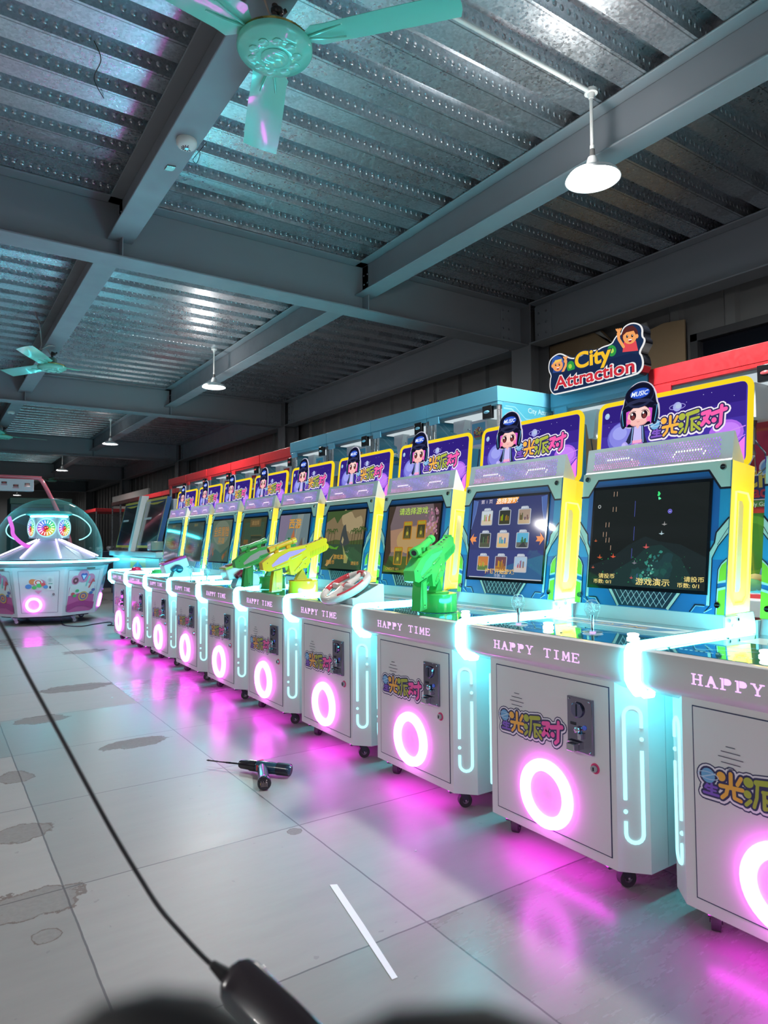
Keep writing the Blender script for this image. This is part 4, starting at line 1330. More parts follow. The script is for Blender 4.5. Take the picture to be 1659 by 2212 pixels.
SCREENS = ['space', 'space', 'grid', 'cards', 'palm', 'heroes', 'tavern', 'title', 'dark', 'dark', 'space']
scr_cache = {'space': scr0.data}
for k in SCREENS:
    if k not in scr_cache:
        o = screen_art(k).build('screen', None, smooth=0)
        scr_cache[k] = o.data
        bpy.data.objects.remove(o)
LABELS = {
 0: 'white arcade machine nearest the camera, cut off by the right edge of the picture',
 1: 'white arcade machine showing a dark space-shooter screen, second from the right',
 2: 'white arcade machine with a blue menu of nine game pictures on its screen',
 3: 'white arcade machine with a white and red steering wheel on its top',
 4: 'white arcade machine with a palm tree game on its screen',
 5: 'white arcade machine whose screen shows three warriors, behind the yellow gun',
 6: 'white arcade machine with a brown and green wooden-room screen and two clear ball joysticks',
 7: 'white arcade machine whose screen shows orange title lettering, with the pink-topped blaster',
 8: 'second arcade machine from the far end of the white row, with a green control',
 9: 'last arcade machine at the far end of the white row, with a red control',
 10: 'arcade machine beyond the right edge of the picture, next to the nearest one',
}
machines = {}
def YC(k): return 1.67+.8*(k-1)
for i in range(11):
    k = i if i < 10 else -1
    t = machine0 if i == 0 else copy_tree(machine0)
    t.location = (X0, YC(k), 0)
    tag(t, LABELS[i], 'arcade machine', 'row of white arcade machines')
    for ch in kids(t):
        if ch.name.split('.')[0] == 'screen':
            ch.data = scr_cache[SCREENS[i]]
    machines[k] = t

# ---------------------------------------------------------- controls fixed on the machine tops (parts of their machines)
def loc(k, x, y, z): return (x-X0, y-YC(k), z)
def joystick_parts(k, x, y, first=[None]):
    if first[0] is None:
        mb = MB()
        mb.cyl((0, 0, 0), (0, 0, .045), .0055, n=12, col=(.7, .68, .75), mat='chrome')
        mb.lathe([(.0, .001), (.034, .002), (.036, .004), (.030, .006), (.0, .006)], n=28, col=(.55, .5, .62), mat='bulb')
        mb.ball((0, 0, .002), .012, .012, .003, 12, mat='led_violet')
        s_ = mb.build('joystick')
        mb = MB()
        mb.lathe([(.0, .118), (.014, .115), (.0245, .104), (.0275, .090), (.0255, .076), (.018, .058), (.0125, .046), (.0115, .040), (.0, .040)], n=24, mat='bulb')
        mb.cyl((0, 0, .040), (0, 0, .062), .0052, n=10, col=(.55, .5, .6), mat='chrome')
        random.seed(2)
        for i in range(70):
            a1, a2, r = rnd_(0, 2*PI), rnd_(-1.2, 1.5), rnd_(.006, .022)
            mb.ball((r*math.cos(a1)*math.cos(a2), r*math.sin(a1)*math.cos(a2), .088+r*math.sin(a2)*.9), .0024, n=5, col=(.85, .92, .95), mat='gloss')
        b = mb.build('bubble_ball', s_)
        first[0] = (s_.data, b.data)
    else:
        s_ = bpy.data.objects.new('joystick', first[0][0]); COL.objects.link(s_)
        b = bpy.data.objects.new('bubble_ball', first[0][1]); COL.objects.link(b); b.parent = s_
    s_.parent = machines[k]; s_.location = loc(k, x, y, .7968)
def rnd_(a, b): return random.uniform(a, b)
_btn = [None]
def button_part(k, x, y):
    if _btn[0] is None:
        mb = MB()
        mb.lathe([(.020, 0), (.021, .004), (.017, .007), (.0165, .012), (.019, .014), (.0185, .018), (.012, .020), (0, .020)], n=28, mat='led_white')
        o = mb.build('push_button'); _btn[0] = o.data
    else:
        o = bpy.data.objects.new('push_button', _btn[0]); COL.objects.link(o)
    o.parent = machines[k]; o.location = loc(k, x, y, .7968)
for k in (-1, 0, 1, 6):
    if k != 0:
        joystick_parts(k, 1.925, YC(k)+.245); joystick_parts(k, 1.955, YC(k)-.088)
    button_part(k, 1.94, YC(k)+.105); button_part(k, 1.935, YC(k)-.268)
button_part(2, 1.972, YC(2)-.185)
button_part(3, 2.0, YC(3)-.12)

# steering wheel on machine 3
mb = MB()
wc = Vector((1.885, 3.175, .878))
NZ = Vector((-.50, 0, .866)).normalized()
UX = Vector((0, -1, 0)); UY = NZ.cross(UX).normalized()
if UY.z < 0: UY = -UY
mb.M = Matrix.Translation((-X0, -YC(3), 0))
def wp(a_, r, d=0.): return wc+UX*(r*math.cos(a_))+UY*(r*math.sin(a_))+NZ*d
R_ = .134
mb.tube([wp(2*PI*i/48, R_) for i in range(48)], .021, 14, (.78, .74, .72), 'gloss', closed=True)
for (a0, a1) in ((-.9, .35), (2.3, 3.6), (1.35, 1.80)):
    n = 14
    mb.tube([wp(a0+(a1-a0)*i/n, R_-.004, .006) for i in range(n+1)], .0185, 10, (.66, .06, .08), 'gloss')
for a_ in (.0, PI, PI/2, -PI/2*1.0):
    mb.tube([wp(a_, .02), wp(a_, .07), wp(a_, R_-.012)], [.024, .017, .02], 10, (.76, .72, .70), 'gloss')
mb.tube([wc-NZ*.035, wc-NZ*.01, wc+NZ*.010, wc+NZ*.013], [.04, .042, .036, .02], 24, (.78, .74, .72), 'gloss')
mb.tube([wc+NZ*.012, wc+NZ*.0155, wc+NZ*.016], [.030, .029, .005], 24, (.66, .06, .08), 'gloss')
sw = mb.build('steering_wheel', machines[3])
mb = MB(); mb.M = Matrix.Translation((-X0, -YC(3), 0))
mb.prism([(1.83, .797), (1.83, .826), (1.855, .830), (2.00, .895), (2.025, .895), (2.025, .797)], 'y', 3.01, 3.22, (.70, .74, .76), 'paint')
a = Art(mb, Vector((1.855, 3.115, .8305)), (0, -1, 0), Vector((.145, 0, .065)).normalized())
a.rect(-.095, .0, .095, .155, (.04, .10, .10)); a.ringo(0, .09, .035, .03, .006, (.6, .58, .5)); a.text('START', 0, .015, .016, (.5, .45, .15), .02, 'c')
mb.build('wheel_mount', machines[3], smooth=0, bevel=.002)
# dark control boxes beside the monitors of the driving and gun machines
for k in (3, 4):
    mb = MB()
    mb.M = Matrix.Translation((-X0, 0, 0))
    mb.prism([(2.36, .812), (2.36, .846), (2.39, .858), (2.47, .858), (2.47, .812)], 'y', -.374, -.350, (.01, .03, .035), 'plastic')
    mb.box(2.355, 2.475, -.376, -.349, .797, .8125, (.75, .8, .82), 'gloss')
    mb.build('control_box', machines[k])

# light guns (each swivels on its own drum: a thing standing on the machine)
def make_gun(col, col2, lit):
    """profile measured from the side, x forward, z up, origin under the drum"""
    KX, KZ = 1/2130.0, 1/2357.0
    def q(px, py): return ((px-1160)*KX, (940-py)*KZ)
    t = thing('light_gun')
    mb = MB()
    body = [q(*p) for p in ((545, 468), (700, 345), (930, 262), (1190, 212), (1225, 235), (1235, 400), (1250, 465), (1190, 558), (1135, 562), (1010, 655), (955, 650), (935, 560), (930, 515), (845, 540), (640, 592), (562, 575))]
    mb.prism(body, 'y', -.026, .026, col, 'plastic')
    for s_ in (-1, 1):
        for pp in ((618, 470), (1180, 238), (1005, 402), (1080, 550), (1165, 492), (1015, 640), (735, 552), (770, 835)):
            c = q(*pp); mb.cyl((c[0], s_*.0245, c[1]), (c[0], s_*.0272, c[1]), .0032, n=8, col=(.03, .05, .03), mat='matte')
        for (p0, p1, w) in (((955, 420), (1110, 348), .004), ((1010, 600), (1120, 470), .005), ((1125, 440), (1190, 400), .004), ((700, 545), (920, 470), .003)):
            A1, B1 = q(*p0), q(*p1)
            mb.tube([(A1[0], s_*.0265, A1[1]), (B1[0], s_*.0265, B1[1])], w, 6, col2, 'plastic')
    mb.build('gun_body', t, bevel=.0025)
    mb = MB()
    brl = [q(*p) for p in ((1190, 215), (1425, 125), (1438, 95), (1455, 118), (1492, 125), (1500, 190), (1528, 215), (1532, 258), (1500, 300), (1235, 425), (1215, 330))]
    mb.prism(brl, 'y', -.021, .021, col, 'plastic')
    for i in range(10):
        x = 1255+i*25
        p = q(x, 350-i*10.5)
        mb.box(p[0]-.0022, p[0]+.0022, -.0235, .0235, p[1]-.016, p[1]+.016, col2, 'plastic')
    for i in range(4):
        p = q(1225+i*63, 208-i*25)
        mb.ball((p[0], 0, p[1]+.001), .008, .008, .004, 10, (.55, .45, .5), 'chrome')
    mb.tube([(q(1445, 165)[0], 0, q(1445, 165)[1]), (q(1515, 150)[0], 0, q(1505, 150)[1]+.002)], .016, 14, col, 'plastic')
    mb.build('barrel', t, bevel=.002)
    mb = MB()
    mb.prism([q(*p) for p in ((718, 590), (838, 560), (832, 878), (682, 892), (700, 700))], 'y', -.021, .021, col2, 'plastic')
    mb.prism([q(*p) for p in ((740, 600), (815, 580), (810, 850), (745, 862))], 'y', -.0235, .0235, col, 'plastic')
    mb.build('grip', t, bevel=.005)
    mb = MB()
    mb.tube([(q(p[0], p[1])[0], 0, q(p[0], p[1])[1]) for p in ((838, 545), (836, 612), (880, 640), (950, 610), (975, 560), (950, 520))], .0065, 8, col, 'plastic')
    mb.build('trigger_guard', t)
    mb = MB()
    c = q(905, 548); mb.prism([(c[0]-.012, c[1]+.018), (c[0]+.010, c[1]+.018), (c[0]+.012, c[1]-.004), (c[0]+.002, c[1]-.018), (c[0]-.004, c[1]-.002)], 'y', -.006, .006, col2, 'plastic')
    mb.build('trigger', t)
    mb = MB()
    a_, b_ = q(655, 290), q(1050, 140)
    A, B = Vector((a_[0], 0, a_[1])), Vector((b_[0], 0, b_[1]))
    mb.tube([A, A.lerp(B, .16), A.lerp(B, .17), A.lerp(B, .30), A.lerp(B, .31), A.lerp(B, .84), A.lerp(B, .85), B], [.0215, .0215, .018, .018, .0155, .0155, .019, .019], 20, col, 'plastic')
    d = (B-A).normalized()
    mb.cyl(A-d*.0004, A-d*.001, .0125, n=18, col=(.02, .02, .03), mat='plastic')
    m1 = A.lerp(B, .26); mb.tube([m1+Vector((0, -.028, .0)), m1+Vector((0, .028, 0))], .0085, 12, col2, 'plastic')
    for f in (.28, .72):
        p = A.lerp(B, f); mb.box(p.x-.014, p.x+.014, -.008, .008, p.z-.034, p.z-.008, col, 'plastic')
    mb.build('scope', t)
    for s_ in (-1, 1):
        mb = MB()
        mb.prism([q(*p) for p in ((678, 500), (790, 385), (930, 310), (1172, 265), (1176, 280), (1050, 350), (935, 392), (912, 432), (690, 530))], 'y', s_*.0262, s_*.0275, lit, 'print' if lit[0] == lit[1] else 'backlit')
        mb.build('side_light', t, smooth=0)
    mb = MB()
    mb.prism([q(*p) for p in ((1140, 560), (1205, 722), (1040, 725), (1085, 650))], 'y', -.019, .019, col2, 'plastic')
    mb.cyl((0, 0, .0855), (0, 0, .094), .062, .050, 28, col2, 'plastic')
    mb.build('swivel_neck', t, bevel=.003)
    mb = MB()
    mb.lathe([(0, .002), (.0925, .002), (.0935, .006), (.0935, .082), (.0905, .0855), (0, .0860)], n=44, col=col, mat='gloss')
    mb.build('drum_base', t)
    return t
g1 = make_gun((.08, .62, .12), (.05, .46, .09), (.10, .95, .38))
g1.location = (1.975, 2.49, .7967); g1.rotation_euler = (0, 0, math.radians(27))
tag(g1, 'large bright green toy gun nearest the camera, on the machine with the blue game menu', 'toy gun', 'toy guns on the machine tops')
g2 = make_gun((.80, .52, .02), (.62, .56, .03), (.42, .45, 1.0))
g2.location = (1.965, 3.835, .7967)
tag(g2, 'yellow toy gun with a glowing lilac side panel', 'toy gun', 'toy guns on the machine tops')
g3 = make_gun((.06, .42, .09), (.04, .30, .07), (.40, .40, .40))
g3.location = (2.0, 4.37, .7967)
tag(g3, 'dark green toy gun with a dull grey side panel, behind the yellow one', 'toy gun', 'toy guns on the machine tops')

# blasters with two grips
def make_blaster(top, body, grip):
    t = thing('twin_grip_blaster')
    mb = MB()
    mb.prism([(-.09, 0), (.11, 0), (.09, .075), (.03, .10), (-.05, .09)], 'y', -.055, .055, body, 'plastic')
    mb.build('stand', t, bevel=.004)
    mb = MB()
    mb.M = Matrix.Rotation(math.radians(-18), 4, 'Y')
    mb.box(-.13, .10, -.07, .07, .080, .165, body, 'plastic')
    mb.build('head', t, bevel=.01)
    mb = MB(); mb.M = Matrix.Rotation(math.radians(-18), 4, 'Y')
    mb.box(-.128, .098, -.071, .071, .165, .183, top, 'gloss')
    mb.box(-.09, .03, -.04, .04, .183, .189, (.25, .03, .05), 'gloss')
    mb.build('cover', t, bevel=.004)
    for s_ in (-1, 1):
        mb = MB()
        mb.tube([(-.02, s_*.05, .10), (-.06, s_*.075, .095), (-.10, s_*.09, .07)], [.024, .026, .02], 12, grip, 'gloss')
        mb.ball((-.03, s_*.088, .080), .036, .024, .036, 14, grip, 'gloss')
        mb.build('grip', t)
    return t
b1 = make_blaster((.60, .04, .25), (.72, .70, .72), (.01, .08, .14))
b1.location = (1.97, 6.38, .7967)
tag(b1, 'white twin-grip blaster with a pink top, on the machine with orange title lettering', 'toy blaster', 'twin-grip blasters')
b2 = make_blaster((.5, .55, .10), (.70, .72, .78), (.20, .01, .03))
b2.location = (2.02, 4.93, .7967)
tag(b2, 'twin-grip blaster with dark red grips, seen between the dark green gun and the yellow gun', 'toy blaster', 'twin-grip blasters')
for (k, col, x, y) in ((8, (.04, .45, .12), 2.0, 7.25), (9, (.55, .02, .10), 2.0, 8.12)):
    mb = MB()
    mb.lathe([(.085, 0), (.085, .008), (.055, .018), (.052, .034), (.03, .044), (0, .046)], n=28, col=col, mat='gloss')
    o = mb.build('dome_button', machines[k]); o.location = loc(k, x, y, .7968)
# ================================================================== CLAW MACHINES
BLUE, RED = (.14, .50, .70), (.72, .022, .03)
def crest(a, x, y, s_, bgc):
    """little round group badge with the words City Attraction"""
    a.disc(x, y, .42*s_, .36*s_, (.03, .10, .25)); a.l += 0
    cols = [(.75, .15, .1), (.85, .6, .1), (.1, .35, .7), (.85, .5, .35), (.15, .5, .2), (.9, .85, .8), (.25, .12, .08)]
    for i in range(15):
        t_ = PI*i/14
        a.disc(x+.34*s_*math.cos(t_), y+.08*s_+.24*s_*math.sin(t_), .075*s_, .075*s_, cols[i % 7], n=10)
    for i in range(7):
        t_ = PI*i/6
        a.disc(x+.18*s_*math.cos(t_), y+.10*s_+.14*s_*math.sin(t_), .07*s_, .07*s_, cols[(i+3) % 7], n=10)
    a.poly([(x-.36*s_, y-.16*s_), (x+.36*s_, y-.16*s_), (x+.22*s_, y-.34*s_), (x-.22*s_, y-.34*s_)], (.05, .30, .18))
    a.text('City', x, y-.04*s_, .20*s_, (.9, .7, .05), .04, 'c'); a.text('Attraction', x, y-.20*s_, .13*s_, (.7, .08, .08), .04, 'c', wmax=.72*s_)
def circuit(a, x0, x1, y, col):
    w = x1-x0
    for (p, ww) in (([(0, .06), (.12, .06), (.20, .10), (.42, .10)], .012), ([(0, .02), (.10, .02), (.24, -.06), (.45, -.06)], .018), ([(.02, .035), (.14, .035), (.27, -.03), (.5, -.03)], .010),
                    ([(.55, .09), (.66, .09), (.74, .05), (1, .05)], .010), ([(.52, -.07), (.62, -.10), (.8, -.10), (.86, -.07), (1, -.07)], .012)):
        a.stroke([(x0+q_[0]*w, y+q_[1]) for q_ in p], ww*w*.8, col, caps=False)

def make_claw(col, wd, dp, H, darkback, detailed=True):
    """front faces -X at local x=0; y centred on the unit"""
    t = thing('claw_machine')
    h = wd/2-.004
    ZG = .86
    # lower body
    mb = MB()
    mb.box(0, dp, -h, h, .0, ZG, tuple(v*.9+.02 for v in col), 'paint')
    mb.box(-.10, .0, -h+.02, h-.02, .76, ZG-.02, (.70, .72, .75), 'paint')
    a = Art(mb, (-.001, 0, 0), (0, -1, 0), (0, 0, 1))
    a.rrect(-h+.05, .14, h-.05, .70, .04, tuple(v*.55 for v in col)); a.rrect(-h+.07, .16, h-.07, .68, .03, tuple(v*.8+.03 for v in col))
    mb.build('lower_body', t, smooth=0, bevel=.004)
    # joystick panel bits
    mb = MB()
    mb.cyl((-.05, .08, ZG-.02), (-.05, .08, ZG+.05), .006, n=10, col=(.1, .1, .1), mat='plastic'); mb.ball((-.05, .08, ZG+.06), .018, col=(.7, .05, .05), mat='gloss')
    mb.build('joystick', t)
    # inner back wall with its print
    mb = MB()
    bc = darkback
    mb.box(dp-.03, dp, -h, h, ZG, H-.12, bc, 'paint')
    a = Art(mb, (dp-.0305, 0, 0), (0, -1, 0), (0, 0, 1))
    lite = tuple(min(1, v*1.5+.04) for v in bc)
    a.poly([(-h, 1.55), (-.1, 1.50), (0, 1.56), (.22, 1.56), (h, 1.66), (h, 1.70), (.2, 1.62), (0, 1.62), (-.1, 1.57), (-h, 1.60)], lite)
    for i in range(6): a.poly([(.12+i*.028, 1.42), (.135+i*.028, 1.42), (.155+i*.028, 1.50), (.14+i*.028, 1.50)], lite); a.l -= .9
    mb.build('back_panel', t, smooth=0)
    # floor of the prize bay with heaped plush shapes
    mb = MB()
    random.seed(int(col[0]*100))
    for i in range(26):
        cc = random.choice([(.5, .4, .15), (.10, .35, .12), (.55, .5, .42), (.5, .15, .2), (.15, .25, .5)])
        mb.ball((rnd_(.08, dp-.1), rnd_(-h+.06, h-.06), ZG+rnd_(.02, .10)), rnd_(.04, .07), rnd_(.04, .07), rnd_(.035, .06), 10, cc, 'matte')
    o = mb.build('plush_heap', t); o['kind'] = 'stuff'
    # top box
    mb = MB()
    mb.box(-.012, dp, -h-.002, h+.002, H-.09, H, col, 'paint')
    mb.box(.02, dp-.02, -h+.02, h-.02, H-.115, H-.09, (.28, .30, .32), 'matte')
    mb.box(-.010, .03, -h, h, H-.112, H-.09, tuple(v*.8 for v in col), 'paint')
    for y0 in (h-.13,):
        mb.box(-.014, .0, y0, y0+.10, H-.145, H-.10, col, 'paint')
    mb.box(.0, dp-.01, -h+.004, h-.004, H, H+.003, (.22, .22, .23), 'matte')
    mb.build('top_box', t, bevel=.004)
    mb = MB(); mb.box(.08, dp-.12, -h+.08, h-.08, H-.122, H-.116, mat='fill_panel'); mb.build('bay_fill_panel', t, smooth=0)  # added glowing panel under the top box, there to brighten the bay
    # posts
    for (x, y) in ((.012, h-.012), (.012, -h+.012), (dp-.012, h-.012), (dp-.012, -h+.012), (.012, h-.055)):
        mb = MB()
        mb.box(x-.010, x+.010, y-.010, y+.010, ZG, H-.09, (.62, .66, .68), 'metal')
        mb.build('corner_post', t, bevel=.002)
    # glass
    for nm, bx in (('front_glass', (.000, .004, -h+.02, h-.02, ZG, H-.10)), ('side_glass', (.02, dp-.02, -h+.001, -h+.005, ZG, H-.10))):
        mb = MB()
        mb.box(*bx, mat='pane')
        g = mb.build(nm, t, smooth=0)
        if nm == 'side_glass' and bx[2] < 0 and detailed:
            mb = MB()
            a = Art(mb, (.04, -h+.0005, 0), (1, 0, 0), (0, 0, 1))
            a.rect(-.015, H-.235, dp-.065, H-.091, (.07, .36, .48))
            circuit(a, 0, dp-.1, H-.15, (.22, .52, .62))
            a.text('City Attraction', dp*.44, H-.140, .034, (.42, .64, .72), .008, 'c')
            mb.build('lettering', g, smooth=0)
    # latch
    mb = MB()
    mb.box(-.012, .012, -h+.055, -h+.135, H-.185, H-.105, (.012, .012, .014), 'plastic')
    mb.ball((-.014, -h+.095, H-.145), .006, .026, .010, 12, tuple(min(1, v+.1) for v in col), 'gloss')
    mb.build('latch', t, bevel=.003)
    # gantry
    mb = MB()
    for x in (.18, .24, dp-.25, dp-.19):
        mb.cyl((x, -h+.02, H-.17), (x, h-.02, H-.17), .005, n=8, col=(.7, .72, .74), mat='chrome')
    for y in (-.02, .05):
        mb.cyl((.10, y, H-.20), (dp-.1, y, H-.20), .005, n=8, col=(.7, .72, .74), mat='chrome')
    mb.build('gantry_rail', t)
    mb = MB()
    mb.prism([(h-.15, H-.13), (h-.27, H-.13), (h-.25, H-.19), (h-.235, H-.30), (h-.20, H-.305), (h-.185, H-.215), (h-.15, H-.20)], 'x', .10, .16, (.72, .76, .76), 'paint')
    mb.build('gantry_bracket', t, bevel=.003)
    mb = MB()
    mb.box(.06, .24, -.175, -.02, H-.335, H-.165, (.78, .80, .80), 'paint')
    a = Art(mb, (.0595, -.0975, H-.25), (0, -1, 0), (0, 0, 1))
    a.rect(-.062, -.068, .062, .068, col); crest(a, 0, 0, .11, col)
    mb.build('motor_box', t, smooth=0, bevel=.004)
    # claw
    mb = MB()
    c = Vector((.16, -.0975, H-.335))
    mb.cyl(c, c-Vector((0, 0, .03)), .03, .022, 16, (.25, .26, .27), 'metal')
    mb.cyl(c-Vector((0, 0, .03)), c-Vector((0, 0, .12)), .024, .024, 16, (.35, .35, .36), 'metal')
    mb.cyl(c-Vector((0, 0, .12)), c-Vector((0, 0, .17)), .012, .02, 12, (.15, .15, .16), 'plastic')
    for i in range(3):
        t_ = 2*PI*i/3+.3
        d = Vector((math.cos(t_), math.sin(t_), 0))
        mb.tube([c+d*.02-Vector((0, 0, .10)), c+d*.075-Vector((0, 0, .17)), c+d*.082-Vector((0, 0, .24)), c+d*.035-Vector((0, 0, .27))], .004, 6, (.6, .6, .62), 'chrome')
    mb.build('claw', t)
    mb = MB()
    z0 = H-.25
    mb.tube([(.13, .16, z0+.0), (.14, .15, z0-.12), (.15, .10, z0-.26), (.15, .03, z0-.26), (.14, -.01, z0-.12), (.14, -.02, z0-.02)], .004, 6, (.05, .06, .07), 'plastic')
    mb.build('cable', t)
    # prize-bay poster on the rear wall of the red one in front
    return t
H1 = 2.05
TEAL = (.10, .42, .56)
clawB = make_claw(BLUE, .70, .78, H1, TEAL)
clawR = make_claw(RED, .80, .78, 2.03, (.14, .11, .12))
rowA = [('b', 3.28+.70*i, 2.815) for i in range(4)]
labB = ['blue claw machine with City Attraction on its side glass, right end of front row',
        'second blue claw machine from the right end of the front claw row',
        'third blue claw machine of the front row, left of the one with a cable loop',
        'leftmost blue claw machine, touching the red ones']
for i, (_, y, x) in enumerate(rowA):
    t = clawB if i == 0 else copy_tree(clawB, skip=('lettering',))
    t.location = (x, y, 0)
    tag(t, labB[i], 'claw machine', 'front row of claw machines')
labR = ['red-topped claw machine directly left of the blue ones', 'second red-topped claw machine left of the blue ones', 'third red-topped claw machine left of the blue ones',
        'fourth red-topped claw machine left of the blue ones', 'red-topped claw machine at the far left end of the tall claw row']
for i in range(5):
    t = clawR if i == 0 else copy_tree(clawR)
    t.location = (2.86, 6.14+.81*i, 0)
    tag(t, labR[i], 'claw machine', 'front row of claw machines')
# set-back row at the right: blue with the sign, then red
t = copy_tree(clawB, skip=('lettering',)); t.location = (3.262, 2.575, 0)
tag(t, 'blue claw machine under the City Attraction sign', 'claw machine', 'set-back claw machines at the right')
clawR2 = make_claw(RED, .72, .78, H1, (.50, .03, .04), False)
clawR2.location = (3.262, 1.86, 0)
tag(clawR2, 'large red claw machine at the right edge with a circus tent picture in it', 'claw machine', 'set-back claw machines at the right')
clawR3 = copy_tree(clawR2); clawR3.location = (3.262, 1.13, 0)
tag(clawR3, 'red claw machine beyond the right picture edge', 'claw machine', 'set-back claw machines at the right')
def tent_poster():
    mb = MB()
    mb.box(.0, .004, -.33, .33, .92, 1.70, (.45, .02, .03), 'paint')
    a = Art(mb, (-.0005, 0, 0), (0, -1, 0), (0, 0, 1))
    a.rect(-.33, .92, .33, 1.27, (.04, .20, .02)); a.disc(-.06, 1.08, .17, .17, (.10, .34, .03)); a.disc(-.06, 1.08, .13, .13, (.06, .24, .02)); a.disc(.2, 1.02, .13, .13, (.10, .34, .03))
    a.rect(-.33, 1.26, .33, 1.28, (.6, .05, .03))
    for i, (x, y, r, c) in enumerate([(.12, 1.62, .05, (.5, .6, .7)), (.17, 1.56, .05, (.8, .5, .1)), (.2, 1.5, .06, (.7, .1, .1)), (.24, 1.6, .05, (.15, .35, .6)), (.05, 1.5, .05, (.3, .5, .75))]):
        a.disc(x, y, r, r, (.85, .80, .78)); a.disc(x, y, r*.8, r*.8, c)
    a.poly([(-.20, 1.50), (-.06, 1.50), (-.02, 1.57), (-.12, 1.64), (-.22, 1.57)], (.85, .78, .70))
    for i in range(4): a.poly([(-.20+i*.045, 1.50), (-.185+i*.045, 1.50), (-.12, 1.64)], (.75, .06, .06))
    a.poly([(-.12, 1.64), (-.12, 1.68), (-.07, 1.67)], (.85, .55, .08))
    a.rrect(-.22, 1.33, .31, 1.47, .03, (.80, .76, .74)); a.rrect(-.21, 1.335, .30, 1.46, .03, (.02, .04, .14))
    a.text('City', -.10, 1.40, .10, (.90, .62, .05), .03); a.text('Attraction', -.19, 1.345, .065, (.62, .04, .05), .03)
    a.disc(-.14, 1.46, .045, .045, (.9, .5, .22)); a.poly([(-.19, 1.47), (-.09, 1.47), (-.10, 1.51), (-.18, 1.51)], (.05, .15, .5))
    a.poly([(-.25, 1.30), (.3, 1.285), (.3, 1.325), (-.25, 1.33)], (.10, .28, .06)); a.text('Fun Family Games', -.15, 1.297, .024, (.8, .8, .75), .01)
    return mb
pr_ = []
for c in (clawR2, clawR3):
    o = tent_poster().build('poster', c, smooth=0); o.location = (.42, 0, 0)

# ------------------------------------------------------------------ City Attraction sign
sg = thing('shop_sign', (3.14, 2.495, 2.01), 'City Attraction sign with two cartoon children, fixed to a blue claw machine top', 'sign')
mb = MB()
out = [(-.335, -.01), (-.31, -.045), (-.28, -.05), (.27, .035), (.31, .06), (.325, .10), (.315, .145), (.30, .16), (.335, .21), (.335, .235), (.32, .245), (.325, .29), (.30, .32), (.25, .33), (.20, .31), (.185, .27), (.165, .275), (.14, .25), (.125, .225), (.06, .215), (.03, .20), (-.03, .20), (-.06, .19), (-.13, .165), (-.17, .17), (-.20, .185), (-.24, .205), (-.28, .20), (-.325, .175), (-.34, .14), (-.34, .10), (-.32, .07), (-.33, .05)]
# the mounted sign reads level: take the lean out
out = chaikin(out)
def sgn(o_, d0, d1, col, mat):
    n = len(o_)
    pts = [(d0, -p[0], p[1]-.15*p[0]) for p in o_]+[(d1, -p[0], p[1]-.15*p[0]) for p in o_]
    tri = tessellate_polygon([[Vector((p[0], p[1], 0)) for p in o_]])
    mb.add(pts, [(i, (i+1) % n, (i+1) % n+n, i+n) for i in range(n)]+[tuple(f) for f in tri]+[tuple(i+n for i in f) for f in tri], col, mat)
sgn(out, .005, .07, (.012, .014, .02), 'gloss')
sgn(out, .0, .006, (.80, .80, .80), 'backlit')
a = Art(mb, (-.0005, 0, 0), (0, -1, -.15), (0, 0, 1), mat='backlit')
cx_ = sum(p[0] for p in out)/len(out); cy_ = sum(p[1] for p in out)/len(out)
def shrink(o_, k, dy=0):
    n = len(o_); res_ = []
    for i in range(n):
        p0, p1, p2 = Vector(o_[i-1]), Vector(o_[i]), Vector(o_[(i+1) % n])
        e = ((p1-p0).normalized()+(p2-p1).normalized())
        e = e.normalized() if e.length > 1e-6 else (p2-p1).normalized()
        res_.append((p1.x-e.y*k, p1.y+e.x*k))
    return res_
def area(o_): return sum(o_[i-1][0]*o_[i][1]-o_[i][0]*o_[i-1][1] for i in range(len(o_)))
kk = .0075 if area(out) > 0 else -.0075
a.poly(shrink(out, kk), (.012, .03, .085))
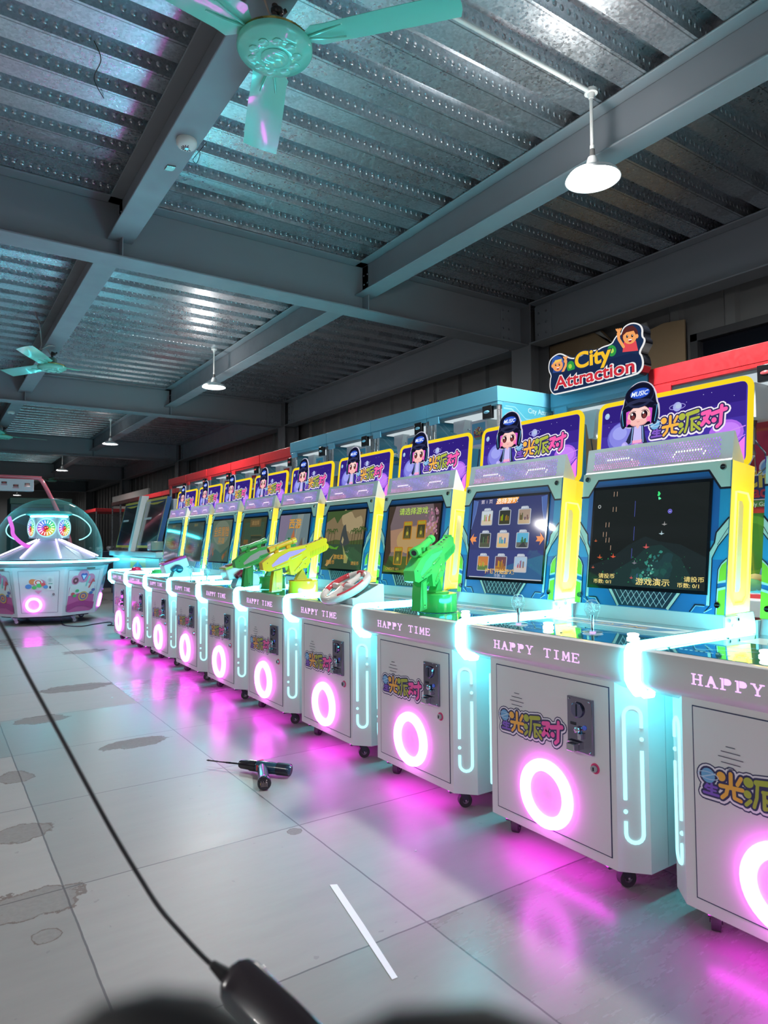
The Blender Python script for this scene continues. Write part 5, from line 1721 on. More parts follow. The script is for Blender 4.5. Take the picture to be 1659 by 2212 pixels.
def child(cx, cy, s_, hair, cap, shirt, hand):
    SK = (.86, .36, .12)
    a.disc(cx, cy+.006*s_, .052*s_, .050*s_, hair)
    a.disc(cx, cy-.004, .043*s_, .037*s_, SK); a.disc(cx+.044*s_*(1 if hand < 0 else -1), cy-.006, .010*s_, .012*s_, SK)
    a.poly([(cx-.038*s_, cy-.03*s_), (cx+.038*s_, cy-.03*s_), (cx+.05*s_, cy-.085*s_), (cx-.048*s_, cy-.085*s_)], shirt); a.disc(cx, cy-.010, .041*s_, .034*s_, SK)
    if cap:
        a.poly([(cx-.048*s_, cy+.014*s_), (cx-.042*s_, cy+.046*s_), (cx-.01*s_, cy+.062*s_), (cx+.028*s_, cy+.05*s_), (cx+.034*s_, cy+.030*s_)], cap)
        a.poly([(cx-.034*s_, cy+.008*s_), (cx+.036*s_, cy+.024*s_), (cx+.034*s_, cy+.036*s_), (cx-.02*s_, cy+.030*s_)], (.85, .55, .10))
    else:
        a.poly([(cx-.046*s_, cy+.004*s_), (cx-.020*s_, cy+.022*s_), (cx+.026*s_, cy+.026*s_), (cx+.040*s_, cy+.0*s_), (cx+.046*s_, cy+.03*s_), (cx+.02*s_, cy+.056*s_), (cx-.03*s_, cy+.05*s_)], hair)
    for s2 in (-1, 1):
        a.disc(cx+s2*.016*s_, cy-.001, .0065*s_, .0085*s_, (.02, .02, .03)); a.disc(cx+s2*.016*s_+.002, cy+.002, .002*s_, .0025*s_, (1, 1, 1))
    a.poly([(cx-.012*s_, cy-.020*s_), (cx+.016*s_, cy-.017*s_), (cx+.008*s_, cy-.034*s_), (cx-.004*s_, cy-.034*s_)], (.35, .02, .03)); a.poly([(cx-.010*s_, cy-.0205*s_), (cx+.014*s_, cy-.0175*s_), (cx+.012*s_, cy-.023*s_), (cx-.008*s_, cy-.025*s_)], (1, 1, .95))
    hx = cx+hand*.068*s_
    a.stroke([(cx+hand*.040*s_, cy-.055*s_), (hx, cy-.012*s_), (hx+hand*.004, cy+.016*s_)], .018*s_, SK)
    for i in range(4):
        a.stroke([(hx, cy+.022*s_), (hx+(i-1.5)*.011*s_, cy+.046*s_)], .008*s_, SK)
    a.disc(hx, cy+.018*s_, .013*s_, .014*s_, SK)
a.disc(-.165, .115, .03, .035, (.03, .30, .06)); a.disc(-.17, .118, .013, .014, (.35, .62, .08)); a.disc(.125, .185, .03, .032, (.03, .30, .06)); a.disc(.125, .185, .014, .014, (.45, .7, .1))
child(-.265, .135, .92, (.10, .14, .40), (.03, .10, .38), (.03, .07, .28), 1)
child(.245, .255, 1.0, (.09, .022, .022), None, (.72, .07, .09), -1)
# red lettering on a dark plate, the yellow word above
a.poly([(-.31, .07), (-.30, .085), (-.18, .09), (.25, .16), (.30, .15), (.31, .10), (.27, .05), (-.28, -.035), (-.31, -.01)], (.010, .022, .07))
def slope_text(body, x, y, h, col, off, wmax, rise):
    vs_, fs_, x0, x1 = glyphs(body, off)
    k = h/.75; kx = wmax/(x1-x0)
    a.tris([(x+(p[0]-x0)*kx, y+p[1]*k+rise*(p[0]-x0)*kx) for p in vs_], fs_, col)
slope_text('City', -.138, .096, .100, (.012, .03, .085), .06, .272, .13)
slope_text('City', -.130, .100, .095, (.88, .52, .03), .03, .255, .13)
slope_text('Attraction', -.295, -.018, .082, (.80, .80, .80), .06, .578, .13)
slope_text('Attraction', -.288, -.015, .078, (.58, .03, .05), .022, .560, .13)
mb.build('sign_board', sg, smooth=0)
mb = MB()
for y in (-.2, .2): mb.box(.06, .13, y-.01, y+.01, .02+.04, .035+.04, (.05, .05, .05), 'metal')
mb.build('sign_arm', sg)

# ================================================================== FAR MACHINES
# farther claw units: low red-topped group beyond the row
def far_claw(x, y, w, col, H, lab, dark):
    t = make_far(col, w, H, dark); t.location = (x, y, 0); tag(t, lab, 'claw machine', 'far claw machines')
def make_far(col, wd, H, dark):
    t = thing('claw_machine')
    h = wd/2
    mb = MB(); mb.box(0, .7, -h+.005, h-.005, .0, .9, (.10, .13, .22), 'paint'); mb.build('lower_body', t, bevel=.004)
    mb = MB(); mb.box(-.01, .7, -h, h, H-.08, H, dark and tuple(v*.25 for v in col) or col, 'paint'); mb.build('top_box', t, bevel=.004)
    mb = MB()
    for (x, y) in ((.01, h-.015), (.01, -h+.015), (.69, h-.015), (.69, -h+.015)): mb.box(x-.012, x+.012, y-.012, y+.012, .9, H-.08, (.5, .5, .52), 'metal')
    mb.build('corner_post', t)
    mb = MB(); mb.box(.0, .004, -h+.02, h-.02, .9, H-.08, mat='pane'); mb.build('front_glass', t, smooth=0)
    mb = MB(); mb.box(.66, .69, -h+.02, h-.02, .9, H-.08, (.22, .23, .26), 'paint'); mb.build('back_panel', t, smooth=0)
    mb = MB()
    random.seed(11)
    for i in range(14): mb.ball((rnd_(.05, .6), rnd_(-h+.06, h-.06), .93+rnd_(0, .06)), rnd_(.04, .06), col=(.35, .36, .40), mat='matte', n=8)
    o = mb.build('plush_heap', t); o['kind'] = 'stuff'
    return t
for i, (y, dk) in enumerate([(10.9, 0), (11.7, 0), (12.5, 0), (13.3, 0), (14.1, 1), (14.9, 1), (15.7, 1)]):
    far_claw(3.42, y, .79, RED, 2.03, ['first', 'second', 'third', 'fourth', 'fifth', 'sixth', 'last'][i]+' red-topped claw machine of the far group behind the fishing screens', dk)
far_claw(3.42, 18.6, 1.5, (.85, .04, .05), 1.98, 'short bright red claw machine between the white box and the dome', 0)
mb = MB(); mb.box(4.3, 4.35, 16.4, 20.2, 1.5, 2.42, (.70, .70, .68), 'paint')
tag(mb.build('partition_board', bevel=.01), 'pale board above the short far red machine', 'board')
# fish-shooting cabinets: two leaning gold-framed screens with a white column between
def fish_screen(yc, w):
    mb = MB()
    z0, z1, x0, x1 = 1.075, 1.735, 2.46, 2.60
    V3, L3 = proj_frame(x0, z0, x1, z1)
    return x0, z0, V3, L3
fx = thing('fishing_arcade_machine', (2.41, 10.15, 0), 'fishing arcade machine with two leaning gold-framed screens and blue sea picture below', 'arcade machine')
mb = MB()
mb.box(.05, .345, -1.32, 1.30, .0, .92, (.26, .28, .33), 'paint')
mb.box(-.005, .345, -1.36, 1.34, .92, 1.0, (.30, .33, .38), 'paint')
mb.box(.25, .345, -1.25, 1.25, 1.0, 1.70, (.18, .2, .24), 'paint')
mb.build('cabinet', fx, bevel=.01)
mb = MB()
a = Art(mb, (.049, -.25, 0), (0, -1, 0), (0, 0, 1))
a.rect(-.42, .12, .42, .90, (.55, .40, .06)); a.poly([(-.38, .12), (.38, .12), (.38, .62), (.28, .78), (0, .86), (-.28, .78), (-.38, .62)], (.02, .26, .48)); a.poly([(-.38, .12), (.38, .12), (.38, .35), (-.38, .45)], (.03, .42, .55))
a.disc(-.24, .70, .09, .08, (.55, .16, .10)); a.disc(.25, .70, .10, .09, (.10, .12, .14)); a.disc(0, .83, .05, .04, (.1, .4, .7))
for i in range(6): a.stroke([(-.2+i*.07, .40+.03*(i % 2)), (-.12+i*.07, .46-.04*(i % 3))], .012, (.02, .12, .28))
mb.build('front_picture', fx, smooth=0)
for yc in (.62, -.66):
    mb = MB()
    V3, L3 = proj_frame(.05, 1.05, .20, 1.74)
    o = Vector((.05, yc, 1.05)); Nn = Vector((0, -1, 0)).cross(V3).normalized()
    w = .50
    pts = [o+Vector((0, s_*w, 0))+V3*v for s_, v in ((1, 0), (-1, 0), (-1, L3), (1, L3))]
    mb.add(pts+[p-Nn*.06 for p in pts], [(0, 1, 2, 3), (0, 4, 5, 1), (1, 5, 6, 2), (2, 6, 7, 3), (3, 7, 4, 0)], (.02, .06, .16), 'gloss')
    a = Art(mb, o, (0, -1, 0), V3)
    a.ringo; a.rect(-w, 0, w, .035, (.60, .42, .06)); a.rect(-w, L3-.035, w, L3, (.60, .42, .06)); a.rect(-w, 0, -w+.025, L3, (.50, .36, .08)); a.rect(w-.025, 0, w, L3, (.50, .36, .08))
    a.poly([(-w+.08, L3-.06), (w-.08, L3-.06), (0, L3-.10)], (.60, .42, .06))
    a.rect(-w+.08, .07, w-.08, L3-.09, (.015, .02, .025), 'screendark')
    a.rect(-w+.10, L3-.30, -w+.45, L3-.27, (.5, .5, .5), 'print'); 
    mb.build('screen_panel', fx, smooth=0)
mb = MB()
mb.prism([(-.02, 1.0), (.09, 1.0), (.24, 1.80), (.14, 1.80)], 'y', -.10, .04, (.60, .62, .64), 'paint')
a = Art(mb, (-.021, -.03, 1.0), (0, -1, 0), Vector((.16, 0, .80)).normalized())
a.stroke([(0, .06), (.01, .25), (-.015, .4), (.012, .55), (0, .74)], .012, (.02, .30, .38))
mb.build('divider_column', fx, smooth=0)
mb = MB(); mb.box(-.06, .10, -1.34, -1.16, 1.02, 1.14, (.07, .11, .12), 'plastic')
mb.build('speaker_box', fx, bevel=.01)
# tall dark teal cabinet behind the dome
tc_ = thing('prize_cabinet', (1.9, 16.6, 0), 'tall dim green and blue cabinet standing behind the glass dome', 'arcade machine')
mb = MB(); mb.box(-.45, .75, 0, .8, 0, 2.12, (.05, .16, .18), 'paint'); mb.box(-.47, .77, -.03, .02, 1.98, 2.12, (.06, .20, .16), 'paint'); mb.build('cabinet', tc_, bevel=.01)
mb = MB(); a = Art(mb, (-.45, -.001, 0), (1, 0, 0), (0, 0, 1), dz=.001)
a.rect(.06, .3, 1.05, 1.92, (.02, .06, .10)); a.poly([(.06, 1.9), (1.05, 1.9), (1.05, 1.2), (.06, 1.6)], (.03, .12, .24)); a.disc(.75, 1.3, .2, .3, (.22, .08, .05)); a.rect(1.06, 0, 1.16, 2.0, (.20, .25, .3))
mb.build('glass_front', tc_, smooth=0)

# ------------------------------------------------------------------ domed candy machine
DC = Vector((1.45, 10.88, 0))
dm = thing('dome_prize_machine', DC, 'white and pink prize machine under a clear glass dome, at the left edge', 'arcade machine')
NS = 8
phi0 = math.radians(-90-16.5)
def ngon(r, z, half=0.): return [(r*math.cos(phi0+PI/NS+2*PI*i/NS), r*math.sin(phi0+PI/NS+2*PI*i/NS), z) for i in range(NS)]
RB, RT = .70, .845
mb = MB()
b_, t_ = ngon(RB, .125), ngon(RT, .80)
mb.add(b_+t_, [(i, (i+1) % NS, (i+1) % NS+NS, i+NS) for i in range(NS)]+[tuple(reversed(range(NS))), tuple(range(NS, 2*NS))], (.66, .62, .70), 'paint')
mb.build('cabinet', dm, smooth=0, bevel=.006)
mb = MB(); mb.prism([(p[0], p[1]) for p in ngon(RB-.10, 0)], 'z', .10, .13, (.05, .04, .06), 'matte'); mb.build('base_frame', dm, smooth=0)
def candy_art(a, w, h):
    a.rrect(-w*.40, .06*h, w*.40, .62*h, .05, (.60, .12, .34)); a.poly([(-w*.40, .40*h), (-w*.38, .60*h), (-w*.2, .66*h), (w*.2, .66*h), (w*.38, .60*h), (w*.40, .40*h), (0, .46*h)], (.75, .68, .72))
    for (x, y, r) in ((-.24, .72, .12), (-.02, .80, .17), (.22, .74, .13)): a.disc(x*w, y*h, r*w*1.05, r*w*1.05, (.72, .25, .42))
    a.disc(-.24*w, .71*h, .085*w, .085*w, (.22, .06, .08)); a.disc(-.24*w, .71*h, .03*w, .03*w, (.7, .3, .4))
    a.disc(-.045*w, .82*h, .055*w, .05*w, (.10, .12, .45)); a.disc(.045*w, .82*h, .055*w, .05*w, (.10, .12, .45)); a.poly([(-.10*w, .81*h), (.10*w, .81*h), (0, .70*h)], (.10, .12, .45)); a.poly([(-.07*w, .815*h), (.07*w, .815*h), (0, .725*h)], (.55, .65, .85))
    a.stroke([(.10*w, .60*h), (.17*w, .78*h)], .05*w, (.25, .60, .58)); a.stroke([(.20*w, .56*h), (.30*w, .72*h), (.34*w, .68*h)], .045*w, (.72, .10, .12))
    a.disc(.05*w, .38*h, .15*w, .13*w, (.70, .40, .12)); a.disc(.05*w, .38*h, .11*w, .095*w, (.14, .12, .40)); a.disc(.05*w, .38*h, .075*w, .065*w, (.75, .35, .15)); a.disc(.05*w, .38*h, .035*w, .03*w, (.6, .08, .15))
    for (x, y, c) in ((-.28, .44, (.65, .1, .12)), (-.22, .40, (.1, .45, .15)), (-.16, .50, (.1, .45, .2)), (.28, .44, (.1, .2, .5)), (.34, .50, (.15, .15, .4))): a.disc(x*w, y*h, .06*w, .04*w, c, n=12)
    a.poly([(-.42*w, .22*h), (-.12*w, .28*h), (.12*w, .28*h), (.42*w, .24*h), (.40*w, .10*h), (.12*w, .18*h), (-.12*w, .18*h), (-.40*w, .08*h)], (.45, .06, .25))
for i in range(NS):
    j = (i+1) % NS
    b0, b1, t1, t0 = Vector(b_[i]), Vector(b_[j]), Vector(t_[j]), Vector(t_[i])
    mid = (b0+b1)/2
    U_ = (b1-b0).normalized(); Vv = (((t0+t1)/2)-mid); Lh = Vv.length; Vv.normalize()
    Nn = U_.cross(Vv).normalized()
    if Nn.dot(mid) < 0: Nn = -Nn
    Vw = (b1-b0).length
    mb = MB()
    a = Art(mb, mid+Nn*.002, U_, Vv, dz=.0004)
    if a.N.dot(Nn) < 0: a.N = Nn
    k = (i-(-1)) % 2
    # trapezoid door seam
    hw0, hw1 = Vw*.41, Vw*.41*RT/RB*.96
    seam_ = [(-hw0, .06), (hw0, .06), (hw1, Lh-.05), (-hw1, Lh-.05)]
    a.stroke(seam_, .004, (.16, .14, .24), caps=False, closed=True)
    if i % 2 == 1:
        a.disc(-.02, Lh*.70, .10, .045, (.60, .22, .36))
        for (x, y, r, c) in ((-.13, .62, .04, (.10, .25, .65)), (-.08, .72, .045, (.80, .25, .10)), (-.01, .70, .055, (.85, .8, .8)), (-.01, .70, .04, (.75, .06, .08)), (-.01, .70, .025, (.85, .8, .8)), (.0, .64, .035, (.10, .55, .15)), (-.06, .60, .03, (.1, .5, .15)), (.05, .66, .03, (.8, .1, .12)), (.08, .61, .03, (.1, .3, .65))):
            a.disc(x, y*Lh, r, r*.8, c, n=14)
        a.poly([(-.06, .54*Lh), (.04, .54*Lh), (-.01, .47*Lh)], (.75, .3, .5))
        cs = (.10, .52*Lh, .19, .80*Lh)
        mb.build('door', dm, smooth=0)
        m2 = MB(); A2 = Art(m2, mid+Nn*.004, U_, Vv, dz=.001); A2.N = Nn
        A2.rrect(.095, .54*Lh, .185, .82*Lh, .01, (.70, .68, .74)); A2.rect(.135, .70*Lh, .141, .79*Lh, (.05, .05, .1)); A2.rect(.115, .665*Lh, .165, .68*Lh, (.1, .35, .3)); A2.disc(.135, .60*Lh, .012, .02, (.05, .05, .1)); A2.disc(.135, .745*Lh, .03, .03, (.55, .55, .6)); A2.rect(.134, .72*Lh, .138, .77*Lh, (.03, .03, .06))
        m2.build('coin_slot', dm, smooth=0)
        m2 = MB()
        cc = mid+Nn*.012+U_*(-.07)+Vv*(.25*Lh)
        m2.tube([cc+U_*(.086*math.cos(2*PI*q_/36))+Vv*(.086*math.sin(2*PI*q_/36)) for q_ in range(36)], .019, 10, mat='led_magenta', closed=True)
        m2.build('ring_light', dm)
        m2 = MB(); c2 = mid+Nn*.004+U_*.175+Vv*(.46*Lh); m2.cyl(c2, c2+Nn*.012, .016, n=16, col=(.5, .45, .55), mat='chrome'); m2.build('lock', dm)
    else:
        A3 = a
        candy_art(A3, Vw*.98, Lh)
        if i == 0 or True:
            a.rect(-.14, Lh-.04, -.04, Lh-.015, (.55, .62, .66)); a.rect(.02, Lh-.036, .16, Lh-.016, (.25, .16, .14))
        mb.build('side_picture', dm, smooth=0)
mb = MB(); mb.lathe([(.78, .795), (.94, .865), (.945, .885), (.80, .886), (0, .886)], n=48, col=(.50, .62, .66), mat='gloss'); mb.build('rim', dm)
mb = MB(); mb.tube([(.945*math.cos(2*PI*i/64), .945*math.sin(2*PI*i/64), .874) for i in range(64)], .014, 8, mat='led_cyan', closed=True); mb.build('rim_light', dm)
mb = MB()
prof_ = [(.715, .888), (.722, 1.0)]+[(.722*math.cos(PI/2*i/14), 1.0+.775*math.sin(PI/2*i/14)) for i in range(1, 15)]
mb.lathe(prof_, n=56, mat='dome'); mb.build('dome_cover', dm, smooth=60)
for i in range(4):
    mb = MB()
    an = phi0+PI/4+PI/2*i+PI/8*0
    c = Vector((.52*math.cos(an), .52*math.sin(an), 0))
    mb.box(c.x-.04, c.x+.04, c.y-.04, c.y+.04, .105, .112, (.3, .28, .32), 'metal')
    for s_ in (-1, 1): mb.prism([(c.x-.03, .105), (c.x+.03, .105), (c.x+.045, .04), (c.x+.015, .035)], 'y', c.y+s_*.02-.002, c.y+s_*.02+.002, (.35, .32, .38), 'metal')
    w_ = mb.build('caster', dm)
    mb = MB(); mb.cyl((c.x+.028, c.y-.016, .038), (c.x+.028, c.y+.016, .038), .038, n=22, col=(.06, .05, .07), mat='rubber'); mb.cyl((c.x+.028, c.y-.018, .038), (c.x+.028, c.y+.018, .038), .022, n=16, col=(.4, .38, .42), mat='metal'); mb.build('wheel', w_)
# inside: four-way slide with light strips, wheel block, lit canopy
mb = MB()
for i in range(4):
    an = phi0+PI/4*0+PI/2*i
    d = Vector((math.cos(an), math.sin(an), 0)); s2 = Vector((-d.y, d.x, 0))
    mb.add([d*.66-s2*.25+Vector((0, 0, .90)), d*.66+s2*.25+Vector((0, 0, .90)), d*.14+s2*.11+Vector((0, 0, 1.16)), d*.14-s2*.11+Vector((0, 0, 1.16))], [(0, 1, 2, 3)], (.60, .56, .78), 'paint')
    e = Vector((math.cos(an+PI/4), math.sin(an+PI/4), 0))
    mb.add([e*.70+Vector((0, 0, .89)), d*.66+s2*.25+Vector((0, 0, .90)), d*.14+s2*.11+Vector((0, 0, 1.16)), e*.16+Vector((0, 0, 1.18))], [(0, 1, 2, 3)], (.50, .48, .72), 'paint')
    e = Vector((math.cos(an-PI/4), math.sin(an-PI/4), 0))
    mb.add([e*.70+Vector((0, 0, .89)), d*.66-s2*.25+Vector((0, 0, .90)), d*.14-s2*.11+Vector((0, 0, 1.16)), e*.16+Vector((0, 0, 1.18))], [(0, 1, 2, 3)], (.50, .48, .72), 'paint')
mb.box(-.13, .13, -.13, .13, 1.02, 1.20, (.62, .60, .74), 'paint')
sl = mb.build('slide', dm, smooth=0)
mb = MB()
for i in range(4):
    an = phi0+PI/2*i
    d = Vector((math.cos(an), math.sin(an), 0)); s2 = Vector((-d.y, d.x, 0))
    for s_ in (-1, 1):
        mb.cyl(d*.64+s2*.25*s_+Vector((0, 0, .93)), d*.14+s2*.11*s_+Vector((0, 0, 1.18)), .010, n=8, mat='led_strip')
mb.build('slide_light', dm)
mb = MB()
R8 = []
zc = 1.345
mb.prism([(p[0]*.27, p[1]*.27) for p in [(math.cos(phi0+PI/6+PI/3*i), math.sin(phi0+PI/6+PI/3*i)) for i in range(6)]], 'z', zc-.150, zc+.150, (.55, .60, .72), 'paint')
wb = mb.build('wheel_block', dm, smooth=0, bevel=.01)
for i in range(6):
    an = phi0+PI/3*i
    d = Vector((math.cos(an), math.sin(an), 0)); s2 = Vector((-d.y, d.x, 0))
    mb = MB()
    ap = .27*math.cos(PI/6)+.014
    o = d*ap+Vector((0, 0, zc)); 
    a = Art(mb, o, s2, (0, 0, 1), dz=.0015, mat='backlit'); a.N = d
    mb.tube([o+s2*((.126)*math.cos(2*PI*q_/32))+Vector((0, 0, .126*math.sin(2*PI*q_/32))) for q_ in range(32)], .009, 8, (.5, .9, 1.0), 'backlit', closed=True)
    cw = [(.9, .05, .05), (.9, .5, .05), (.7, .8, .1), (.1, .8, .2), (.05, .6, .5), (.1, .3, .9), (.3, .2, .9), (.8, .1, .6)]
    for q_ in range(16):
        t0_, t1_ = 2*PI*q_/16, 2*PI*(q_+.92)/16
        c_ = cw[(q_//2+3) % 8]
        a.poly([(0, 0), (.118*math.cos(t0_), .118*math.sin(t0_)), (.118*math.cos(t1_), .118*math.sin(t1_))], c_); a.l -= .9
    a.l += 1
    for q_ in range(16):
        t0_ = 2*PI*(q_+.45)/16
        a.stroke([(.065*math.cos(t0_), .065*math.sin(t0_)), (.103*math.cos(t0_), .103*math.sin(t0_))], .010, (1.6, 1.6, 1.5)); a.l -= .9
    a.l += 1
    a.disc(0, 0, .035, .028, (.5, .01, .02)); a.disc(-.012, 0, .010, .010, (1.2, .5, .4)); a.disc(.015, .006, .010, .010, (1.2, .5, .4))
    mb.build('prize_wheel', wb, smooth=30)
mb = MB(); mb.box(-.07, .07, -.07, .07, zc+.12, 1.52, (.10, .65, .68), 'paint'); mb.build('post', dm, smooth=0)
mb = MB()
mb.lathe([(.0, 1.525), (.20, 1.525), (.30, 1.535), (.315, 1.55), (.28, 1.585), (.0, 1.60)], n=32, col=(.10, .62, .60), mat='paint')
cn = mb.build('canopy', dm)
mb = MB(); mb.tube([(.24*math.cos(2*PI*i/32), .24*math.sin(2*PI*i/32), 1.512) for i in range(32)], .012, 8, mat='led_cyan', closed=True); mb.build('canopy_light', cn)
# curved neon bands close inside the dome
for s_, mt, hh in ((1, 'led_cyan_dim', 0), (-1, 'led_cyan_dim', 0)):
    mb = MB()
    pts = []
    for i in range(22):
        t0_ = i/21
        r = .30+.33*math.sin(PI*min(1, t0_*1.25)*.5)
        an = phi0+s_*(PI/2-.15)
        z = 1.55-.42*t0_
        off = .10*math.sin(PI*t0_)
        pts.append(Vector((r*math.cos(an)-off*0, r*math.sin(an), z)) + Vector((0, 0, 0)))
    pts = [Vector((math.cos(phi0+s_*PI/2)*(x), math.sin(phi0+s_*PI/2)*(x), z)) for x, z in ((.26, 1.56), (.38, 1.52), (.48, 1.45), (.545, 1.37), (.56, 1.30), (.53, 1.24), (.46, 1.19), (.40, 1.17))]
    mb.tube(spl(pts), .008, 8, mat=mt); mb.build('neon_band', dm)
mb = MB()
d = Vector((math.cos(phi0-PI/2), math.sin(phi0-PI/2), 0)); f_ = Vector((math.cos(phi0), math.sin(phi0), 0))
path = [(.50, .12, 1.50), (.47, .16, 1.42), (.44, .2, 1.34), (.42, .22, 1.24), (.30, .25, 1.12), (.14, .3, 1.05)]
mb.tube(spl([d*x+f_*y+Vector((0, 0, z)) for x, y, z in path]), .026, 8, mat='led_pink_soft')
mb.build('neon_band', dm)
# black power lead from under the dome to the last machine
mb = MB()
Pz = [at_z(132, 1335, .12), at_z(133, 1342, .03), at_z(140, 1351, .006), at_z(175, 1353, .006), at_z(205, 1348, .006), at_z(238, 1344, .006), at_z(240, 1349, .006), at_z(233, 1351, .006), at_z(255, 1351, .006)]
mb.tube(spl(Pz), .008, 6, (.02, .015, .03), 'rubber')
tag(mb.build('power_cable'), 'black power cable curling on the floor between the dome machine and the white row', 'cable')
# ------------------------------------------------------------------ air hockey table with overhead score arch, behind the dome
ah = thing('air_hockey_table', (.95, 12.9, 0), 'air hockey table with a pink tube arch and a white scoreboard, behind the dome', 'game table')
mb = MB(); mb.box(-1.3, 1.05, -.6, .65, .25, .84, (.45, .42, .60), 'paint'); mb.build('table_body', ah, bevel=.02)
mb = MB(); mb.box(-1.36, 1.11, -.66, .71, .84, .90, (.42, .50, .62), 'paint'); mb.box(-1.25, 1.0, -.55, .6, .900, .905, (.5, .55, .65), 'gloss'); mb.build('playing_field', ah, bevel=.01)
for x in (-1.1, .85):
    mb = MB(); mb.box(x-.06, x+.06, -.5, .5, 0, .25, (.1, .1, .14), 'plastic'); mb.build('leg', ah)
mb = MB()
PK = (.72, .16, .22)
ar = [(-1.45, -.05, .80), (-1.40, -.05, 1.5), (-1.1, -.05, 2.15), (-1.0, -.05, 2.22), (-.9, -.05, 2.24), (.50, -.05, 2.24), (.60, -.05, 2.22), (.67, -.05, 2.14), (.88, -.05, 1.70), (1.08, -.05, 1.20), (1.10, -.05, .86)]
mb.tube(spl(ar, 3), .034, 12, PK, 'gloss'); mb.box(.98, 1.2, -.13, .03, .86, .95, PK, 'gloss')
mb.build('score_arch', ah)
mb = MB()
mb.box(-.08, .50, -.20, -.04, 2.00, 2.20, (.70, .60, .66), 'paint')
a = Art(mb, (-.08, -.2005, 2.0), (1, 0, 0), (0, 0, 1), dz=.001)
for (x, y) in ((.14, .13), (.31, .085), (.48, .115)):
    a.rect(x-.04, y-.018, x+.04, y+.02, (.05, .01, .02)); a.rect(x-.022, y-.01, x+.022, y+.012, (.35, .03, .04)); a.rect(x-.045, y-.04, x+.045, y-.028, (.5, .1, .15))
mb.build('scoreboard', ah, smooth=0, bevel=.01)
# ================================================================== FLOOR THINGS
# cordless drill lying on its side
dr = thing('cordless_drill', (1.25, 3.10, 0), 'dark blue cordless drill with red trigger lying on the floor slabs', 'drill')
# drill frame: origin on floor, long axis a, handle axis b (towards the camera)
def fz(px, py, z=0.): return at_z(px, py, z)
P_tip = fz(446, 1642, .030); P_ch0 = fz(517, 1650, .032); P_ch1 = fz(553, 1655, .034); P_b0 = fz(556, 1655, .034); P_b1 = fz(628, 1664, .034)
P_bat = fz(571, 1693, .030)
O = dr.location
mb = MB(); mb.M = Matrix.Translation(-O)
ax = (P_b1-P_tip).normalized()
L_ = (P_ch0-P_tip).length
mb.tube([P_tip, P_tip+ax*.012, P_tip+ax*.016, P_tip+ax*L_*.35, P_tip+ax*L_*.36, P_tip+ax*L_*.6, P_tip+ax*L_*.61, P_ch0], [.001, .0045, .0035, .0038, .0030, .0032, .0042, .0042], 8, (.06, .055, .07), 'metal')
mb.build('bit', dr)
mb = MB(); mb.M = Matrix.Translation(-O)
Lc = (P_b0-P_ch0).length
mb.tube([P_ch0, P_ch0+ax*.004, P_ch0+ax*.014, P_ch0+ax*Lc*.6, P_ch0+ax*Lc*.62, P_ch0+ax*Lc*.98, P_b0], [.008, .017, .0215, .0235, .0270, .0275, .0265], 24, (.018, .016, .022), 'plastic')
mb.build('chuck', dr)
mb = MB(); mb.M = Matrix.Translation(-O)
Lb = (P_b1-P_b0).length
mb.tube([P_b0, P_b0+ax*.006, P_b0+ax*Lb*.35, P_b0+ax*Lb*.55, P_b0+ax*Lb*.97, P_b1], [.026, .0285, .0290, .0270, .0265, .020], 20, (.02, .06, .10), 'plastic')
mb.build('motor_body', dr)
mb = MB(); mb.M = Matrix.Translation(-O)
q0 = P_b0+ax*Lb*.62
mb.tube([q0+Vector((0, 0, .0)), P_b1-ax*.004], [.0295, .0290], 16, (.02, .022, .035), 'plastic')
mb.build('rear_cover', dr)
hd = (P_bat-(P_b0+ax*.026)); hd.z = 0; hL = hd.length; hd.normalize()
mb = MB(); mb.M = Matrix.Translation(-O)
h0 = P_b0+ax*.026+Vector((0, 0, .0)); h0.z = .0325
mb.tube([h0, h0+hd*.03, h0+hd*(hL-.03)], [.0235, .0248, .0265], 18, (.05, .05, .10), 'plastic')
mb.build('handle', dr)
mb = MB(); mb.M = Matrix.Translation(-O)
hb = h0+hd*(hL-.032)
mb.tube([hb, hb+hd*.010, hb+hd*.036, hb+hd*.040], [.0285, .0305, .0315, .029], 18, (.015, .013, .02), 'plastic')
e_ = hb+hd*.0405
s_ = Vector((-hd.y, hd.x, 0))
a = Art(mb, e_, s_ if s_.cross(Vector((0, 0, 1))).dot(hd) > 0 else -s_, (0, 0, 1), dz=.0003)
a.N = hd
for i in range(6):
    a.rect(-.016+i*.0055, -.014, -.0145+i*.0055, .012-(i % 2)*.006, (.35, .28, .25)); a.l -= .9
a.disc(.010, .015, .003, .003, (.4, .35, .3)); a.disc(.010, .006, .003, .003, (.4, .35, .3)); a.disc(-.018, .002, .0015, .0015, (.6, .4, .05)); a.disc(-.018, -.003, .0015, .0015, (.6, .4, .05))
mb.build('battery', dr)
mb = MB(); mb.M = Matrix.Translation(-O)
tg = P_b0+ax*.002+hd*.028; tg.z = .034
mb.tube([tg-Vector((0, 0, .010)), tg+Vector((0, 0, .013))], .0085, 12, (.65, .02, .03), 'gloss')
mb.box(h0.x-.008, h0.x+.012, h0.y+.006, h0.y+.018, .057, .063, (.6, .02, .03), 'gloss')
mb.build('trigger', dr)

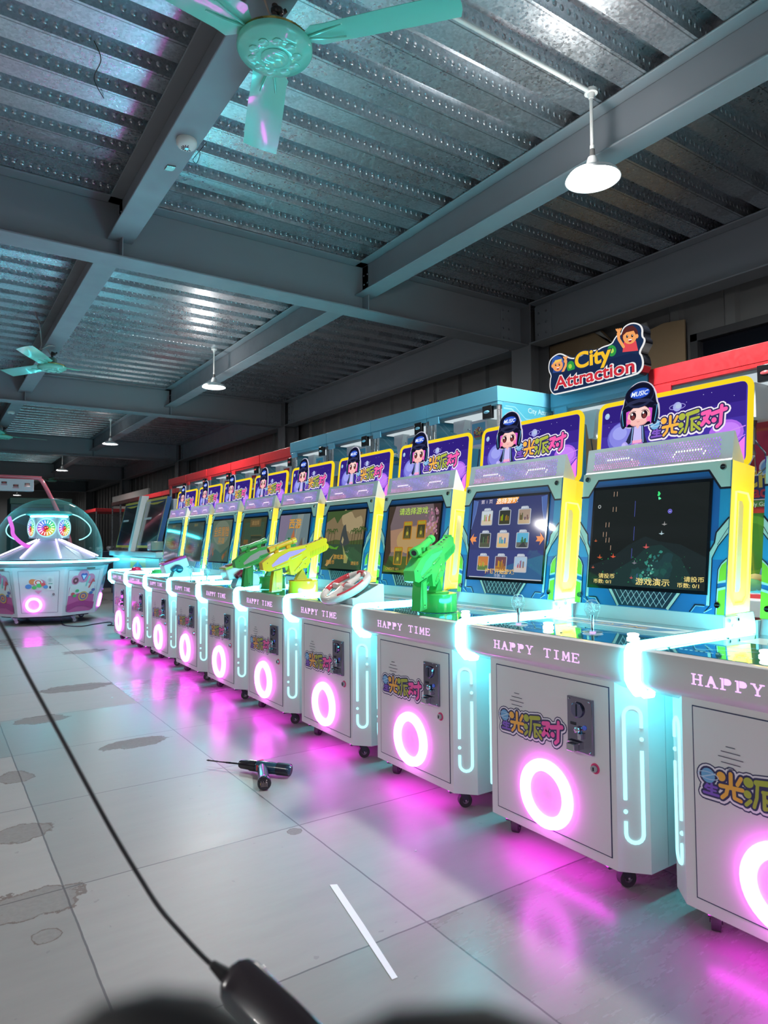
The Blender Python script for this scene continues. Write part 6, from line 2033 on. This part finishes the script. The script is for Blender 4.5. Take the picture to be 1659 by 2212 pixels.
# white tape strip on the floor
mb = MB()
A1, B1, A2, B2 = fz(712, 1912), fz(728, 1911), fz(847, 2117), fz(859, 2112)
pts = [A1, B1, B1.lerp(B2, .5)+Vector((.002, 0, 0)), B2, A2, A2.lerp(A1, .5)]
mb.add([p+Vector((0, 0, .0006)) for p in pts]+[p+Vector((0, 0, .0016)) for p in pts], [(6, 7, 8, 9, 10, 11)]+[(i, (i+1) % 6, (i+1) % 6+6, i+6) for i in range(6)], (.86, .86, .90), 'matte')
tag(mb.build('tape_strip', smooth=0), 'thin white strip of tape lying on the floor', 'strip')
# scraps
for (px, py, r, c, lab) in ((568, 2090, .011, (.62, .60, .55), 'small torn pale paper scrap on the floor beside the black charger'), (242, 1507, .010, (.55, .75, .75), 'tiny pale scrap on the floor left of the far machines'), (898, 1838, .005, (.7, .7, .7), 'tiny white crumb on the floor below the cordless drill and the third machine')):
    c0 = fz(px, py)
    mb = MB()
    random.seed(px)
    mb.prism([(c0.x+r*rnd_(.6, 1.2)*math.cos(2*PI*i/7), c0.y+r*rnd_(.6, 1.2)*math.sin(2*PI*i/7)) for i in range(7)], 'z', .0005, .0015, c, 'matte')
    tag(mb.build('paper_scrap', smooth=0), lab, 'scrap')

# black lead hanging across the view with a black charger block at its end
def near(px, py, d): return CAMP+view_ray(px, py)*d
pc = thing('charger', near(560, 2160, .60), 'black out-of-focus charger block hanging on a long black cord across the lower left', 'charger')
Oc = pc.location
mb = MB(); mb.M = Matrix.Translation(-Oc)
ctrl = [(-60, 1250, .86), (0, 1345, .82), (60, 1460, .78), (120, 1570, .74), (190, 1700, .70), (245, 1800, .68), (300, 1892, .66), (345, 1962, .64), (395, 2020, .62), (440, 2068, .61), (468, 2092, .605), (490, 2104, .60)]
mb.tube(spl([Vector((-.28, .95, 3.32)), Vector((-.27, .95, 2.4)), Vector((-.22, .93, 1.6))]+[near(*c) for c in ctrl], 4), .0022, 10, (.008, .008, .014), 'rubber')
for f in range(5):
    q_ = near(462+f*6, 2086+f*5, .603); 
    mb.ball(q_, .0042+.0006*f, n=10, col=(.012, .012, .016), mat='rubber')
mb.build('cord', pc)
mb = MB(); mb.M = Matrix.Translation(-Oc)
secn = []
c0, c1 = near(492, 2096, .60), near(690, 2290, .57)
axd = (c1-c0).normalized(); wd_ = view_ray(560, 2160).normalized().cross(axd).normalized(); th = axd.cross(wd_)
LL = (c1-c0).length
pts, fs = [], []
NN = 20
for i, (f, k) in enumerate(((0, .25), (.03, .62), (.08, .86), (.16, 1), (.9, 1), (1, .8))):
    for j in range(NN):
        t0_ = 2*PI*j/NN
        cx_, sx_ = math.cos(t0_), math.sin(t0_)
        e1 = abs(cx_)**.55*(1 if cx_ > 0 else -1); e2 = abs(sx_)**.55*(1 if sx_ > 0 else -1)
        pts.append(c0+axd*(LL*f)+wd_*(.0205*k*e1)+th*(.011*k*e2)+wd_*0)
for i in range(5):
    for j in range(NN): fs.append((i*NN+j, i*NN+(j+1) % NN, (i+1)*NN+(j+1) % NN, (i+1)*NN+j))
fs += [tuple(reversed(range(NN))), tuple(range(5*NN, 6*NN))]
mb.add(pts, fs, (.035, .028, .035), 'plastic')
mb.build('charger_block', pc)
# dark glossy things right under the lens, out of focus
def nearblob(name, c, half, r, col, lab, cat):
    mb = MB()
    p = [near(*q_) for q_ in c]
    mb.tube(p, r, 18, col, 'rubber')
    tag(mb.build(name), lab, cat)
nearblob('dark_case', [(120, 2330, .09), (230, 2262, .09), (330, 2238, .09), (430, 2240, .09), (540, 2290, .09)], 0, [.004, .0052, .0054, .005, .004], (.006, .006, .008), 'very blurred black rounded case edge at the bottom of the picture, left of centre', 'case')
nearblob('dark_case', [(720, 2330, .09), (860, 2270, .09), (1050, 2262, .09), (1200, 2300, .09)], 0, [.004, .0048, .005, .004], (.006, .006, .008), 'very blurred black edge at the bottom of the picture, right of centre', 'case')
